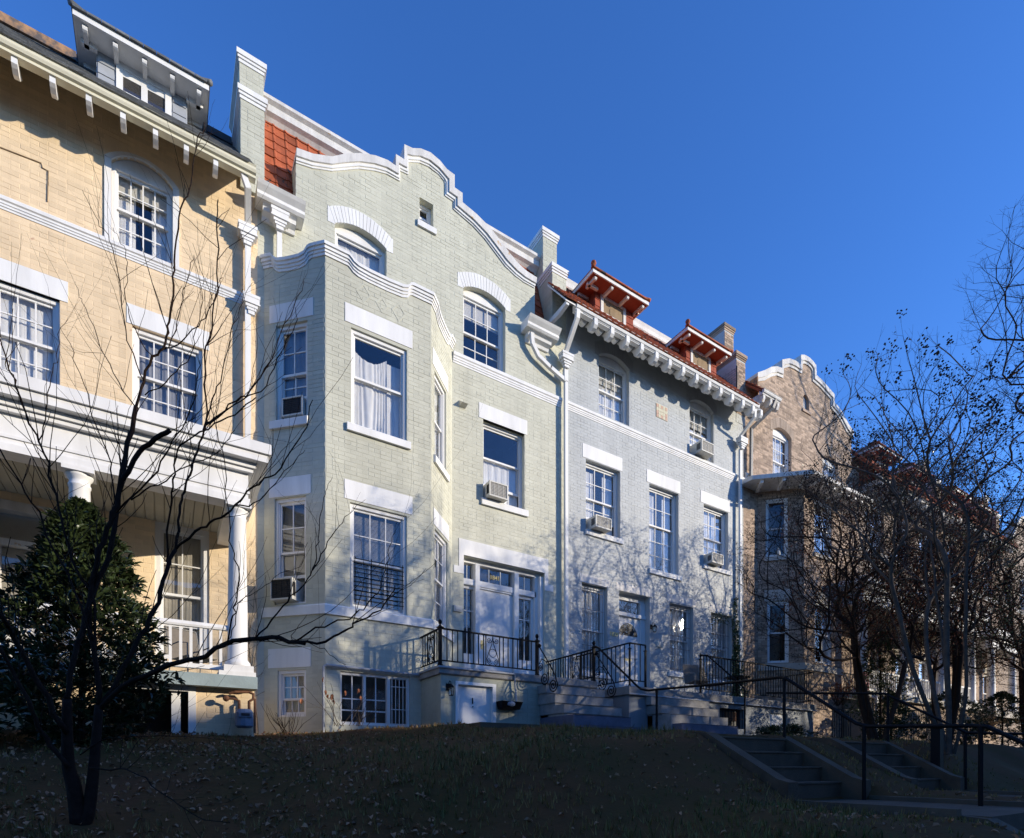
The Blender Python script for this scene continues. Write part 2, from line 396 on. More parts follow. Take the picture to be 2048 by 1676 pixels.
def arch_lintel(house, fr, u0, u1, zs, rise, W=1.2, th=.35, m='white', n1=.012, foot=.07, k=17):
    """one brick-on-edge per voussoir over a segmental opening, with square feet"""
    lo = arc_pts(u0, u1, zs, rise, k); H = []
    c = (u0+u1)/2
    for i in range(k):
        (a0, z0), (a1, z1) = lo[i], lo[i+1]
        def top(u, z):
            f = (u-c)/((u1-u0)/2); return (c+(u-c)*(1+2*foot*2/(u1-u0)*.5+.08), z+th-.05*abs(f)**2)
        t0, t1 = top(a0, z0), top(a1, z1); g = .004
        b = MB(); b.slab(fr, [(a1+g, z1), (a0-g, z0), (t0[0]-g, t0[1]), (t1[0]+g, t1[1])], -.02, n1+(.002 if i % 2 else 0))
        b.build('voussoir', m, house)
    # feet
    for sgn, a in ((-1, u0), (1, u1)):
        t = (c+(a-c)*(1+.08+foot*2/(u1-u0)), zs+th-.05)
        x0 = a; x1 = a+sgn*.15
        poly = [(x0, zs), (t[0], t[1]), (x1, t[1]+.01), (x1, zs-.03), (x0, zs-.03)]
        if sgn < 0: poly = poly[::-1]
        part('arch_foot', m, house, lambda b: b.slab(fr, poly, -.02, n1-.003))
def belt(house, fr, u0, u1, z0, z1, m='white', pr=.06):
    h = z1-z0
    b = MB(); b.prism(fr, [(-.02, z0), (.012, z0), (.012, z0+h*.18), (.026, z0+h*.20), (.026, z0+h*.38), (.038, z0+h*.40), (.038, z0+h*.58), (pr, z0+h*.66), (pr, z1-.012), (pr-.01, z1), (-.02, z1+.01)], u0, u1)
    return b.build('belt_course', m, house)
def downspout(house, pts, r=.045, m='white', name='downspout'):
    b = MB(); pts = [Vector(p) for p in pts]
    for i in range(len(pts)-1):
        a, c = pts[i], pts[i+1]; d = (c-a).normalized(); s = d.cross(Vector((0, 1, 0))); s = s.normalized() if s.length > .1 else Vector((1, 0, 0)); t = d.cross(s).normalized()
        a = a-d*r*.3; c = c+d*r*.3
        P = [a+s*x*r+t*y*r*.8 for x, y in ((-1, -1), (1, -1), (1, 1), (-1, 1))]+[c+s*x*r+t*y*r*.8 for x, y in ((-1, -1), (1, -1), (1, 1), (-1, 1))]
        b.hexa(P)
    return b.build(name, m, house)
def leader_head(house, x, y, z, w_=.32, m='white'):
    b = MB()
    for (hw, z0, z1) in ((w_*.5, z-.06, z), (w_*.46, z-.15, z-.06), (w_*.5, z-.18, z-.15), (w_*.36, z-.24, z-.18), (w_*.28, z-.29, z-.24), (w_*.2, z-.36, z-.29)):
        b.box(x-hw, x+hw, y-hw*.55, y+hw*.55, z0, z1-.0005)
    return b.build('leader_head', m, house)
def ac_unit(fr, u0, u1, z0, z1, n_out, label, style='light', n_in=-.2):
    o = thing('air_conditioner', fr.p((u0+u1)/2, z0, n_out*.5), label, 'air conditioner', 'window air conditioners')
    cas = 'ac'; b = MB()
    b.fb(fr, u0, u1, z0, z1, n_in, n_out-.03); b.build('casing', cas, o)
    b = MB(); t = .025
    b.fb(fr, u0-.004, u1+.004, z0-.004, z0+t, n_out-.03, n_out); b.fb(fr, u0-.004, u1+.004, z1-t, z1+.004, n_out-.03, n_out)
    b.fb(fr, u0-.004, u0+t, z0+t, z1-t, n_out-.03, n_out); b.fb(fr, u1-t, u1+.004, z0+t, z1-t, n_out-.03, n_out); b.build('front_frame', cas, o)
    gm = 'acdark' if style == 'dark' else 'acgrille'
    part('condenser', gm, o, lambda q: q.fb(fr, u0+t, u1-t, z0+t, z1-t, n_out-.03, n_out-.022))
    b = MB(); k = 9
    for i in range(k):
        z = z0+t+(z1-z0-2*t)*(i+.5)/k; b.fb(fr, u0+t, u1-t, z-.004, z+.004, n_out-.022, n_out-.012)
    for i in range(1, 4):
        u = u0+(u1-u0)*i/4; b.fb(fr, u-.004, u+.004, z0+t, z1-t, n_out-.0219, n_out-.011)
    b.build('grille', cas if style != 'dark' else 'acdark', o)
    if n_out > .1:
        L = n_out*.8
        for side in (u0-.003, u1+.003):
            b = MB()
            for i in range(6):
                n = .03+L*.25+i*(L*.65/6); b.fb(fr, side-.002, side+.002, z0+.07, z1-.07, n, n+L*.065)
            b.build('side_louvre', 'acdark', o)
    return o

# ------------------------------------------------------------ ground
def lerp_tab(t, x):
    if x <= t[0][0]: return t[0][1]
    for (a, va), (b, vb) in zip(t, t[1:]):
        if x <= b:
            k = (x-a)/(b-a); return va+(vb-va)*k
    return t[-1][1]
LT = [(-3, -1.6), (1, -1.55), (3, -.95), (5, -.42), (7, .05), (9.8, .46), (12, .55)]
MT = [(-3, -1.6), (.2, -1.3), (1.2, -.74), (2.0, -.50), (3.5, -.40), (3.75, -.27), (4.3, .03), (4.85, .38), (5.3, .43), (7, .52), (8.6, .66), (10, .74), (12, .80)]
def gz(x, y):
    k = min(1, max(0, (x-.3)/4.8)); k = k*k*(3-2*k)
    z = lerp_tab(LT, y)*(1-k)+lerp_tab(MT, y)*k
    if -3 < y < 11: z += (.05*sin(x*1.3+y*.9)+.03*sin(x*2.9-y*2.1+1)+.012*sin(x*9+y*7))*min(1, max(0, (y+3)/3))*(1 if y < 9 else (11-y)/2)
    return z
def in_stair(x, y):                          # path trench cut through the bank
    for a in (6.06, 9.09):
        if a < x < a+1.88 and y < 4.95: return True
    return False
def ground():
    xs = [-160, -60, -25, -12]+[-8+.25*i for i in range(int(32/.25))]+[24+1.*i for i in range(20)]+[50, 70, 110, 200]
    ys = [-200, -80, -40, -20, -9.5, -3.0]+[-1.5+.2*i for i in range(int(14/.2))]+[13, 30, 80, 300]
    V = []; F = []
    for y in ys:
        for x in xs:
            z = gz(x, y)
            if in_stair(x, y) and y > 1.6: z = min(z, (-.54 if y < 3.75 else -.58+(y-3.75)*.62))
            V.append((x, y, z))
    n = len(xs)
    for j in range(len(ys)-1):
        for i in range(n-1): F.append((j*n+i, j*n+i+1, (j+1)*n+i+1, (j+1)*n+i))
    b = MB(); b.add(V, F); b.build('lawn', 'soil', None, smooth=True, kind='structure')
ground()
part('road', 'asphalt', None, lambda b: b.box(-120, 160, -10.5, -3.6, -1.75, -1.58), kind='structure')
part('kerb', 'path', None, lambda b: (b.box(-120, 160, -3.6, -3.4, -1.75, -1.48), b.box(-120, 160, -10.7, -10.5, -1.75, -1.48)), kind='structure')
part('sidewalk', 'path', None, lambda b: (b.box(-120, 160, -2.4, .9, -1.8, -1.53), b.box(-120, 160, -13, -11, -1.8, -1.5)), kind='structure')
def garden_stair(x0, label, label2):
    x1 = x0+1.48
    t = thing('garden_steps', (x0+.74, 4.3, -.4), label, 'steps', 'concrete steps up the lawn bank')
    ys = [4.79, 4.53, 4.27, 4.0]; zs = [.385, .185, -.02, -.22]
    for i, (y, z) in enumerate(zip(ys, zs)):
        yb = ys[i-1] if i else 6.1
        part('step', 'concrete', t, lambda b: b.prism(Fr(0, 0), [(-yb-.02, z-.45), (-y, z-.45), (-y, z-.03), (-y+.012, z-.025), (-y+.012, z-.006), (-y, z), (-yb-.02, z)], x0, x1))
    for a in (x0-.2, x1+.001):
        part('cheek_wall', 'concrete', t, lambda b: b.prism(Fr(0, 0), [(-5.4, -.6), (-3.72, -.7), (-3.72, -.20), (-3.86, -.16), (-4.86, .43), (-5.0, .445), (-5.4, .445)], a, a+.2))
    part('landing', 'path', None, lambda b: b.prism(Fr(0, 0), [(-10.3, .72), (-6.05, .383), (-6.05, .2), (-10.3, .5)], x0-.05, x1+.05), kind='structure')
    part('path', 'path', None, lambda b: b.box(x0-.1, x1+.1, 1.9, 4.02, -.62, -.455), kind='structure')
    part('path_edging', 'path', None, lambda b: (b.box(x0-.2, x0-.1, 2.12, 3.70, -.62, -.40), b.box(x1+.1, x1+.2, 2.12, 3.70, -.62, -.40)), kind='structure')
    t2 = thing('garden_steps', (x0+.74, 1.2, -1.2), label2, 'steps', 'concrete steps down to the sidewalk')
    for i in range(5):
        y = 1.9-.28*i
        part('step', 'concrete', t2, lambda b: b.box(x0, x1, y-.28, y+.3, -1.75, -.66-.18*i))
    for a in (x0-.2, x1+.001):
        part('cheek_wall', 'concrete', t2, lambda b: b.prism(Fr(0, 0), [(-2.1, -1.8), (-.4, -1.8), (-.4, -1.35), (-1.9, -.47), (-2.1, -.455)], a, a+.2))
garden_stair(6.26, 'nearer concrete steps in the lawn bank with low side walls, left of the pipe rail', 'lower concrete steps dropping from the nearer path to the sidewalk')
garden_stair(9.29, 'further concrete steps in the lawn bank, right of the black pipe posts', 'lower concrete steps dropping from the further path to the sidewalk')

# ------------------------------------------------------------ roofing helpers
def tile_mesh(kind, w_, L, m):
    b = MB()
    if kind == 'tile':
        pr = [(0, 0), (0, .026), (.020, .036), (.045, .032), (.058, .022), (w_*.6, .018), (w_-.006, .022), (w_-.006, 0)]
    else: pr = [(0, 0), (0, .012), (w_-.005, .012), (w_-.005, 0)]
    lift = .022 if kind == 'tile' else .010; k = len(pr)
    V = [(x, 0, z+lift) for x, z in pr]+[(x, L, z*.9) for x, z in pr]
    F = [(i, (i+1) % k, k+(i+1) % k, k+i) for i in range(k)]+[tuple(range(k))]
    b.add([(x, y, z) for x, y, z in V], [tuple(reversed(f)) for f in F]); return b
_tm = {}
def roof_tiles(owner, x0, x1, P0, P1, tw=.22, ex=.2, kind='tile', m='tile', budget=300, seed=3, skip=None, name=None, deck=True):
    """P0,P1 = (y,z) at foot and head of the slope"""
    r = random.Random(seed); s = Vector((0, P1[0]-P0[0], P1[1]-P0[1])); L = s.length; s.normalize(); nn = Vector((1, 0, 0)).cross(s)
    R = Matrix((Vector((1, 0, 0)), s, nn)).transposed().to_4x4()
    key = (kind, tw, ex, m)
    if key not in _tm: _tm[key] = tile_mesh(kind, tw, ex*1.3, m)
    me = None
    L_ = []
    for i in range(int(L/ex)+1):
        off = (tw/2 if i % 2 and kind != 'tile' else 0)
        x = x0-off
        while x < x1-.02:
            if x >= x0-.01 and x+tw <= x1+.03:
                p = Vector((x, P0[0], P0[1]))+s*(i*ex-.03)
                if not (skip and skip(p)): L_.append((p.length, p))
            elif x < x0: pass
            x += tw
    L_.sort(key=lambda q: q[0])
    rest = MB(); src = _tm[key]
    for k, (d, p) in enumerate(L_):
        mt = Matrix.Translation(p+nn*r.uniform(.004, .012)) @ R @ Matrix.Rotation(r.uniform(-.012, .012), 4, 'Z') @ Matrix.Rotation(r.uniform(-.01, .01), 4, 'X')
        if k < budget:
            if me is None: me = _tm.setdefault(('me',)+key, src.mesh('roof_'+kind, m))
            inst(name or ('roof_tile' if kind == 'tile' else 'slate'), me, mt, owner)
        else: rest.add([mt @ Vector(v) for v in src.v], src.f)
    if rest.v: rest.build(('roof_tiles' if kind == 'tile' else 'slates'), m, owner, kind='stuff')
    if deck:
        part('roof_deck', 'lead' if kind != 'tile' else m, owner, lambda b: b.hexa([(x0, P0[0], P0[1]-.08), (x1, P0[0], P0[1]-.08), (x1, P1[0], P1[1]-.08), (x0, P1[0], P1[1]-.08),
             (x0, P0[0]+0, P0[1]), (x1, P0[0], P0[1]), (x1, P1[0], P1[1]), (x0, P1[0], P1[1])]))
def bracket(owner, x, n0=0., n1=.76, ztop=11.78, zb=11.45, w_=.13, m='white', Y=12.):
    fr = Fr(0, Y); h = ztop-zb
    pr = [(n0, ztop), (n0, zb+.02), (n0+.07, zb), (n0+.15, zb+.03), (n0+.2, zb+h*.38), (n1-.26, zb+h*.38), (n1-.22, zb+.05), (n1-.14, zb), (n1-.05, zb+.03), (n1, zb+h*.4), (n1, ztop)]
    b = MB(); k = len(pr)
    P = [fr.p(x-w_/2, z, n) for n, z in pr]+[fr.p(x+w_/2, z, n) for n, z in pr]
    tri = tessellate_polygon([[Vector((n, z, 0)) for n, z in pr]])
    b.add(P, [tuple(t) for t in tri]+[tuple(k+i for i in reversed(t)) for t in tri]+[(i, k+i, k+(i+1) % k, (i+1) % k) for i in range(k)])
    return b.build('bracket', m, owner)
def bracket2(owner, x, n0, n1, ztop, zb, w_, m='white', Y=12.):
    fr = Fr(0, Y); h = ztop-zb; r_ = (n1-n0)
    pr = [(n0-.12, ztop), (n0-.03, ztop-h*.35), (n0, zb+h*.25), (n0+r_*.2, zb+.02), (n0+r_*.5, zb), (n0+r_*.8, zb+.03), (n1, zb+h*.35), (n1, ztop)]
    b = MB(); k = len(pr)
    P = [fr.p(x-w_/2, z, n) for n, z in pr]+[fr.p(x+w_/2, z, n) for n, z in pr]
    b.add(P, [tuple(range(k)), tuple(range(2*k-1, k-1, -1))]+[(i, k+i, k+(i+1) % k, (i+1) % k) for i in range(k)])
    return b.build('bracket', m, owner)
def gutter(owner, x0, x1, z, n, m='white', h=.17, Y=12.):
    fr = Fr(0, Y)
    return part('gutter', m, owner, lambda b: b.prism(fr, [(n-.16, z), (n-.03, z), (n-.03, z+h*.25), (n+.01, z+h*.35), (n+.03, z+h*.6), (n+.03, z+h*.85), (n+.05, z+h), (n-.16, z+h)], x0, x1))
def pier(owner, x0, x1, y0, y1, z0, z1, m, brickm, cap=.22, budget=12, capm='white', side=None):
    part('party_wall', m, owner, lambda b: b.box(x0, x1, y0, y1, z0, z1-cap))
    fr = Fr(0, y0); lay_bricks(owner, fr, m, x0, x1, z0, z1-cap, budget=budget).build('brickwork', m, owner, kind='stuff')
    fs = Fr(x0, y1, -90); r = lay_bricks(owner, fs, m, 0, y1-y0, z0, z1-cap, budget=0, single=False)
    if r.v: r.build('brickwork', m, owner, kind='stuff')
    b = MB()
    for a, q0, q1 in ((.015, 0, .3), (.035, .3, .55), (.055, .55, 1)):
        b.box(x0-a, x1+a, y0-a, y1+a, z1-cap+cap*q0, z1-cap+cap*q1-.0007)
    b.build('coping', capm, owner)

# ------------------------------------------------------------ green house
FM = Fr(0, 12)
G = thing('row_house', (5.4, 12, .6), 'pale green painted brick row house with curved white gable and projecting bay', 'house', 'row houses on the terrace')
GO = [(2.27,12.58),(2.6,12.65),(2.99,12.82),(3.25,13.03),(3.57,13.23),(3.91,13.38),(4.20,13.44),(4.38,13.42),(4.38,13.68),(4.58,13.68),(4.58,14.02),(4.78,14.05),(4.98,14.16),(5.22,14.21),(5.46,14.16),(5.64,14.06),(5.84,14.04),(5.84,13.74),(6.05,13.72),(6.05,13.50),(6.43,13.42),(6.8,13.29),(7.11,13.11),(7.35,12.95),(7.62,12.80),(7.9,12.72),(8.22,12.70)]
GI = [(2.27,12.33),(2.6,12.41),(2.99,12.57),(3.25,12.74),(3.57,12.95),(3.91,13.10),(4.20,13.19),(4.50,13.20),(4.50,13.44),(4.70,13.46),(4.70,13.74),(4.80,13.80),(4.98,13.89),(5.22,13.93),(5.46,13.89),(5.60,13.82),(5.62,13.76),(5.62,13.48),(5.84,13.46),(5.84,13.28),(6.37,13.15),(6.7,13.0),(7.0,12.80),(7.3,12.60),(7.6,12.50),(7.85,12.46),(8.18,12.46)]
def mid(a, b, k): return [(p[0]+(q[0]-p[0])*k, p[1]+(q[1]-p[1])*k) for p, q in zip(a, b)]
gout = [(1.55, .4), (9.24, .4), (9.24, 11.22), (8.2, 11.22)]+list(reversed(mid(GO, GI, .4)))+[(2.27, 11.22), (1.55, 11.22)]
gholes = [arched(3.06, 4.19, 9.97, 11.52, .17), arched(6.11, 7.3, 9.9, 11.55, .17), rect(6.66, 7.88, 6.58, 8.55), rect(4.98, 5.32, 12.56, 13.12), rect(6.12, 8.51, 1.97, 5.08)]
part('wall', 'green', G, lambda b: wall(b, FM, gout, gholes, .35))
bh = [(3.06, 4.19, 9.97, 11.70), (6.11, 7.3, 9.9, 11.72), (6.66, 7.88, 6.58, 8.55), (4.98, 5.32, 12.56, 13.12), (6.12, 8.51, 1.9, 5.08), (1.7, 5.78, 0, 10.0), (5.78, 9.1, 9.63, 9.88), (5.99, 8.63, 4.6, 5.46), (6.54, 7.96, 8.55, 8.92), (6.62, 7.96, 6.4, 6.6), (3.03, 4.22, 11.5, 11.9), (6.08, 7.33, 11.55, 11.95)]
gin = [(1.55, .4), (9.24, .4), (9.24, 11.22), (8.18, 11.22)]+list(reversed(GI))+[(2.27, 11.22), (1.55, 11.22)]
lay_bricks(G, FM, 'green', 1.55, 9.24, .7, 13.95, bh, gin, 150, seed=5).build('brickwork', 'green', G, kind='stuff')
part('gable_coping', 'whitemix', G, lambda b: b.strip(FM, GO, mid(GO, GI, .62), -.42, .085))
part('gable_moulding', 'white', G, lambda b: (b.strip(FM, mid(GO, GI, .62), mid(GO, GI, .86), -.1, .05), b.strip(FM, mid(GO, GI, .86), GI, -.1, .024)))
# mansard behind the gable
roof_tiles(G, 1.69, 2.89, (12.12, 11.30), (12.80, 13.66), tw=.24, ex=.245, budget=60)
roof_tiles(G, 7.49, 8.77, (12.12, 11.30), (12.80, 13.66), tw=.24, ex=.245, budget=40)
roof_tiles(G, 2.89, 7.49, (12.44, 12.41), (12.80, 13.66), tw=.24, ex=.245, budget=40)
part('ridge_cornice', 'whitemix', G, lambda b: b.prism(FM, [(-.78, 13.66), (-.70, 13.74), (-.62, 13.78), (-.62, 13.92), (-.55, 13.97), (-.55, 14.04), (-1.3, 14.06), (-1.3, 13.66)], 1.69, 8.77))
part('flat_roof', 'lead', G, lambda b: b.box(1.6, 9.2, 13.2, 20, 13.8, 13.9))
part('flashing_patch', 'lead', G, lambda b: b.slab(Fr(0, 12.16), [(1.69, 11.3), (2.26, 11.3), (2.26, 11.74), (2.1, 11.62), (2.0, 11.72), (1.86, 11.66), (1.78, 11.86), (1.69, 11.8)], -.14, .0))
pier(G, 1.24, 1.67, 11.94, 13.2, 11.25, 13.18, 'green', 'green')
pier(G, 1.27, 1.72, 12.42, 13.9, 13.1, 14.42, 'green', 'green')
pier(G, 8.77, 9.235, 12.004, 12.95, 11.22, 13.40, 'green', 'green')
pier(G, 8.78, 9.25, 12.45, 13.5, 13.2, 14.72, 'green', 'green')
part('chimney_stub', 'rust', G, lambda b: b.box(8.82, 9.2, 12.5, 13.4, 14.7, 14.8))
for (a, e, zt, nm) in ((1.50, 2.38, 11.22, 'l'), (7.76, 8.74, 11.34, 'r')):
    part('box_gutter', 'white', G, lambda b: b.prism(FM, [(-.02, zt-.22), (.30, zt-.22), (.34, zt-.18), (.34, zt-.12), (.42, zt-.05), (.46, zt), (-.1, zt)], a, e))
    part('eave_moulding', 'white', G, lambda b: b.prism(FM, [(-.02, zt-.42), (.05, zt-.42), (.08, zt-.36), (.18, zt-.32), (.2, zt-.26), (.26, zt-.221), (-.02, zt-.221)], a+.12, e-.14))
leader_head(G, 1.93, 11.8, 10.98, .34)
downspout(G, [(1.93, 11.85, 10.65), (1.93, 11.85, 10.02)])
downspout(G, [(7.98, 11.82, 11.08), (8.02, 11.84, 10.85), (8.22, 11.86, 10.62), (8.6, 11.86, 10.46), (9.1, 11.86, 10.30)], .05)
belt(G, FM, 5.83, 9.06, 9.63, 9.88)
window(G, FM, 3.06, 4.19, 9.97, 11.52, 1, 1, 1, .17, curtain='white', recess=.12)
window(G, FM, 6.11, 7.3, 9.9, 11.55, 3, 2, 2, .17, split=.56, curtain='', recess=.12, shade=.3)
window(G, FM, 6.66, 7.88, 6.58, 8.55, 1, 1, 1, curtain='half', recess=.12, open_bottom=.38, split=.42)
window(G, FM, 4.98, 5.32, 12.56, 13.12, 1, 1, 1, curtain='', recess=.14, cw=.035)
arch_lintel(G, FM, 3.06, 4.19, 11.52, .17, th=.34); arch_lintel(G, FM, 6.11, 7.3, 11.55, .17, th=.34)
lintel(G, FM, 6.54, 7.96, 8.55, 8.92); sill(G, FM, 6.60, 7.97, 6.42, 6.58); sill(G, FM, 4.92, 5.39, 12.42, 12.56, pr=.05)
# entrance
part('door_lintel', 'white', G, lambda b: b.slab(FM, [(5.85, 4.62), (6.119, 4.62), (6.119, 5.08), (8.511, 5.08), (8.511, 4.62), (8.79, 4.62), (8.79, 4.79), (8.63, 4.79), (8.63, 5.46), (5.99, 5.46), (5.99, 4.79), (5.85, 4.79)], -.02, .014))
D = part('entrance_frame', 'white', G, lambda b: (
    b.fb(FM, 6.12, 8.51, 4.98, 5.08, -.34, -.16), b.fb(FM, 6.12, 8.34, 4.44, 4.58, -.34, -.14), b.fb(FM, 6.12, 6.17, 1.97, 4.98, -.34, -.15), b.fb(FM, 8.30, 8.40, 1.97, 4.98, -.34, -.14), b.fb(FM, 8.40, 8.51, 1.97, 4.98, -.34, -.05),
    b.fb(FM, 6.50, 6.62, 1.97, 4.98, -.34, -.10), b.fb(FM, 7.64, 7.77, 1.97, 4.98, -.34, -.10),
    b.fb(FM, 6.17, 6.50, 1.97, 2.75, -.30, -.20), b.fb(FM, 7.77, 8.30, 1.97, 2.75, -.30, -.20), b.fb(FM, 6.23, 6.44, 2.1, 2.6, -.20, -.185), b.fb(FM, 7.86, 8.2, 2.1, 2.6, -.20, -.185),
    b.fb(FM, 7.77, 7.84, 2.75, 4.44, -.30, -.21), b.fb(FM, 8.22, 8.30, 2.75, 4.44, -.30, -.21), b.fb(FM, 7.84, 8.22, 4.36, 4.44, -.30, -.21), b.fb(FM, 6.17, 6.50, 4.36, 4.44, -.30, -.21)))
def glaze(owner, u0, u1, z0, z1, c, r, n, mw=.02, fr=FM):
    b = MB(); cw = (u1-u0)/c; rh = (z1-z0)/r
    for i in range(1, c): b.fb(fr, u0+i*cw-mw/2, u0+i*cw+mw/2, z0, z1, n, n+.02)
    for j in range(1, r):
        for i in range(c): b.fb(fr, u0+i*cw+(mw/2 if i else 0), u0+(i+1)*cw-(mw/2 if i < c-1 else 0), z0+j*rh-mw/2, z0+j*rh+mw/2, n, n+.018)
    if b.v: b.build('glazing_bars', 'white', owner)
    for i in range(c):
        for j in range(r): ibox('pane', 'glass', fr, u0+i*cw, u0+(i+1)*cw, z0+j*rh, z0+(j+1)*rh, n+.006, n+.008, owner)
glaze(D, 6.17, 6.50, 2.75, 4.36, 2, 3, -.26); glaze(D, 7.84, 8.22, 2.75, 4.36, 2, 3, -.26)
glaze(D, 6.17, 6.50, 4.58, 4.98, 2, 1, -.26); glaze(D, 6.62, 7.64, 4.58, 4.98, 3, 1, -.26); glaze(D, 7.77, 8.30, 4.58, 4.98, 2, 1, -.26)
part('dark_room', 'room', D, lambda b: b.add([FM.p(6.12, 1.97, -.4), FM.p(8.51, 1.97, -.4), FM.p(8.51, 5.08, -.4), FM.p(6.12, 5.08, -.4)], [(0, 1, 2, 3)]))
dr = part('front_door', 'white', G, lambda b: (b.fb(FM, 6.62, 7.64, 1.98, 4.40, -.30, -.20), b.fb(FM, 6.622, 7.638, 4.40, 4.44, -.30, -.16), b.fb(FM, 6.66, 7.60, 2.02, 4.36, -.20, -.185)))
part('door_handle', 'gold', dr, lambda b: (b.ball(FM.p(6.72, 3.0, -.13), .032), b.fb(FM, 6.69, 6.75, 2.9, 3.12, -.20, -.176)))
def text(owner, s, fr, u, z, n, size, m='gold'):
    c = bpy.data.curves.new('house_number', 'FONT'); c.body = s; c.size = size; c.extrude = .004; c.align_x = 'CENTER'; c.offset = .003
    t = bpy.data.objects.new('tmp', c); COL.objects.link(t)
    me = bpy.data.meshes.new_from_object(t.evaluated_get(bpy.context.evaluated_depsgraph_get()))
    bpy.data.objects.remove(t); me.materials.clear(); me.materials.append(M[m])
    return inst('house_number', me, fr.m(u, z, n) @ Matrix.Rotation(pi/2, 4, 'X'), owner)
text(G, '1841', FM, 7.13, 4.72, -.235, .15)
part('mail_box', 'ac', G, lambda b: (b.fb(FM, 5.84, 6.06, 3.68, 3.82, 0, .05), b.fb(FM, 5.87, 6.03, 3.71, 3.79, .05, .06)))
part('vent_hood', 'ac', G, lambda b: b.prism(FM, [(0, 8.62), (.16, 8.66), (.0, 8.78)], 6.0, 6.16))
# bay
FL = Fr(1.67, 12, -45); FF = Fr(0, 11.04); FR = Fr(4.85, 11.04, 45); UL = .96*sqrt(2)
cF = [(2.63, 10.10), (3.08, 10.10), (3.13, 10.06), (3.17, 10.02), (3.27, 9.98), (3.5, 9.96), (3.9, 9.96), (4.2, 9.98), (4.31, 10.02), (4.37, 10.10), (4.42, 10.12), (4.85, 10.12)]
cL = [(0, 10.10), (.20, 10.10), (.27, 10.02), (.34, 9.97), (.55, 9.95), (.82, 9.95), (.94, 9.99), (1.01, 10.08), (1.08, 10.10), (UL, 10.10)]
cR = [(0, 10.12), (.24, 10.12), (.32, 10.04), (.42, 9.99), (.65, 9.98), (.95, 9.99), (1.07, 10.04), (1.14, 10.12), (UL, 10.14)]
for fr, c, (a, e), holes, lints in ((FL, cL, (0, UL), [(.27, .97, 6.81, 8.70), (.24, .94, 3.17, 5.28), (.31, .94, .95, 1.87)], [(.13, 1.10, 8.76, 9.11), (.12, 1.05, 5.30, 5.67), (.10, 1.05, 1.92, 2.30)]),
                           (FF, cF, (2.63, 4.85), [(3.13, 4.30, 6.77, 8.70), (3.11, 4.30, 3.14, 5.22), (2.92, 4.37, .80, 1.85)], [(3.01, 4.42, 8.77, 9.14), (3.0, 4.42, 5.27, 5.65)]),
                           (FR, cR, (0, UL), [(.20, .93, 6.75, 8.62), (.20, 1.03, 3.16, 5.18)], [(.08, 1.05, 8.69, 9.05), (.13, 1.12, 5.24, 5.60)])):
    ol = [(a, .3), (e, .3)]+[(u, z-.06) for u, z in reversed(c)]
    part('bay_wall', 'green', G, lambda b: wall(b, fr, ol, [rect(*h) for h in holes], .16))
    low = [(a, .3), (e, .3)]+[(u, z-.22) for u, z in reversed(c)]
    lay_bricks(G, fr, 'green', a+.008, e-.008, .45, 10.0, list(holes)+lints+[(a-.1, e+.1, 2.93, 3.13)], low, 50, seed=int(a*7)+3).build('brickwork', 'green', G, kind='stuff')
    for k, (d0, d1, pr) in enumerate(((0, .06, .085), (.06, .12, .06), (.12, .17, .038), (.17, .225, .02))):
        ex = pr*.414
        cc = [(c[0][0]-ex, c[0][1])]+c[1:-1]+[(c[-1][0]+ex, c[-1][1])]
        part('cornice', 'white', G, lambda b: b.strip(fr, [(u, z-d0) for u, z in cc], [(u, z-d1) for u, z in cc], -.12, pr))
    part('water_table', 'white', G, lambda b: b.prism(fr, [(-.02, 2.93), (.05, 2.93), (.05, 3.10), (.02, 3.13), (-.02, 3.14)], a-.02, e+.02))
    for L_ in lints: lintel(G, fr, *L_)
def ring(cx, cz, r): return [(cx+r*.8, cz), (cx, cz+r), (cx-r*.8, cz), (cx, cz-r), (cx+r*.8, cz)]
for cx, cz, q in ((3.38, 9.48, .2), (3.76, 9.42, .17), (4.12, 9.42, .2)): part('diamond_brick', 'green', G, lambda b: b.strip(FF, ring(cx, cz, q), ring(cx, cz, q-.05), -.01, .007))
part('bay_roof', 'lead', G, lambda b: b.add([(1.7, 12, 9.88), (2.66, 11.06, 9.88), (4.82, 11.06, 9.88), (5.78, 12, 9.88)], [(0, 1, 2, 3)]))
window(G, FL, .27, .97, 6.81, 8.70, 2, 2, 2, curtain='drape', recess=.05, open_bottom=.40, cw=.05)
window(G, FL, .24, .94, 3.17, 5.28, 2, 2, 1, curtain='blind', recess=.05, open_bottom=.5, cw=.05)
window(G, FL, .31, .94, .95, 1.87, 3, 2, 1, curtain='beige', recess=.03, cw=.05, split=.62)
window(G, FF, 3.13, 4.30, 6.77, 8.70, 1, 1, 1, curtain='sheet', recess=.04, split=.46)
wl = window(G, FF, 3.11, 4.30, 3.14, 5.22, 3, 2, 1, curtain='blind', recess=.04, split=.52)
window(G, FR, .20, .93, 6.75, 8.62, 1, 1, 1, curtain='white', recess=.04); window(G, FR, .20, 1.03, 3.16, 5.18, 2, 2, 2, curtain='blind', recess=.04)
sill(G, FL, .16, 1.0, 6.64, 6.80); sill(G, FF, 3.04, 4.37, 6.62, 6.77); sill(G, FR, .12, 1.02, 6.58, 6.74)
def bars(owner, fr, u0, u1, z0, z1, nv, zh, n=.0, m='iron', r=.008):
    b = MB()
    for i in range(nv):
        u = u0+(u1-u0)*i/(nv-1); b.tube([fr.p(u, z0, n), fr.p(u, z1, n)], r, 5)
    for z in zh: b.tube([fr.p(u0-.02, z, n+r), fr.p(u1+.02, z, n+r)], r*1.2, 5)
    return b.build('window_bars', m, owner)
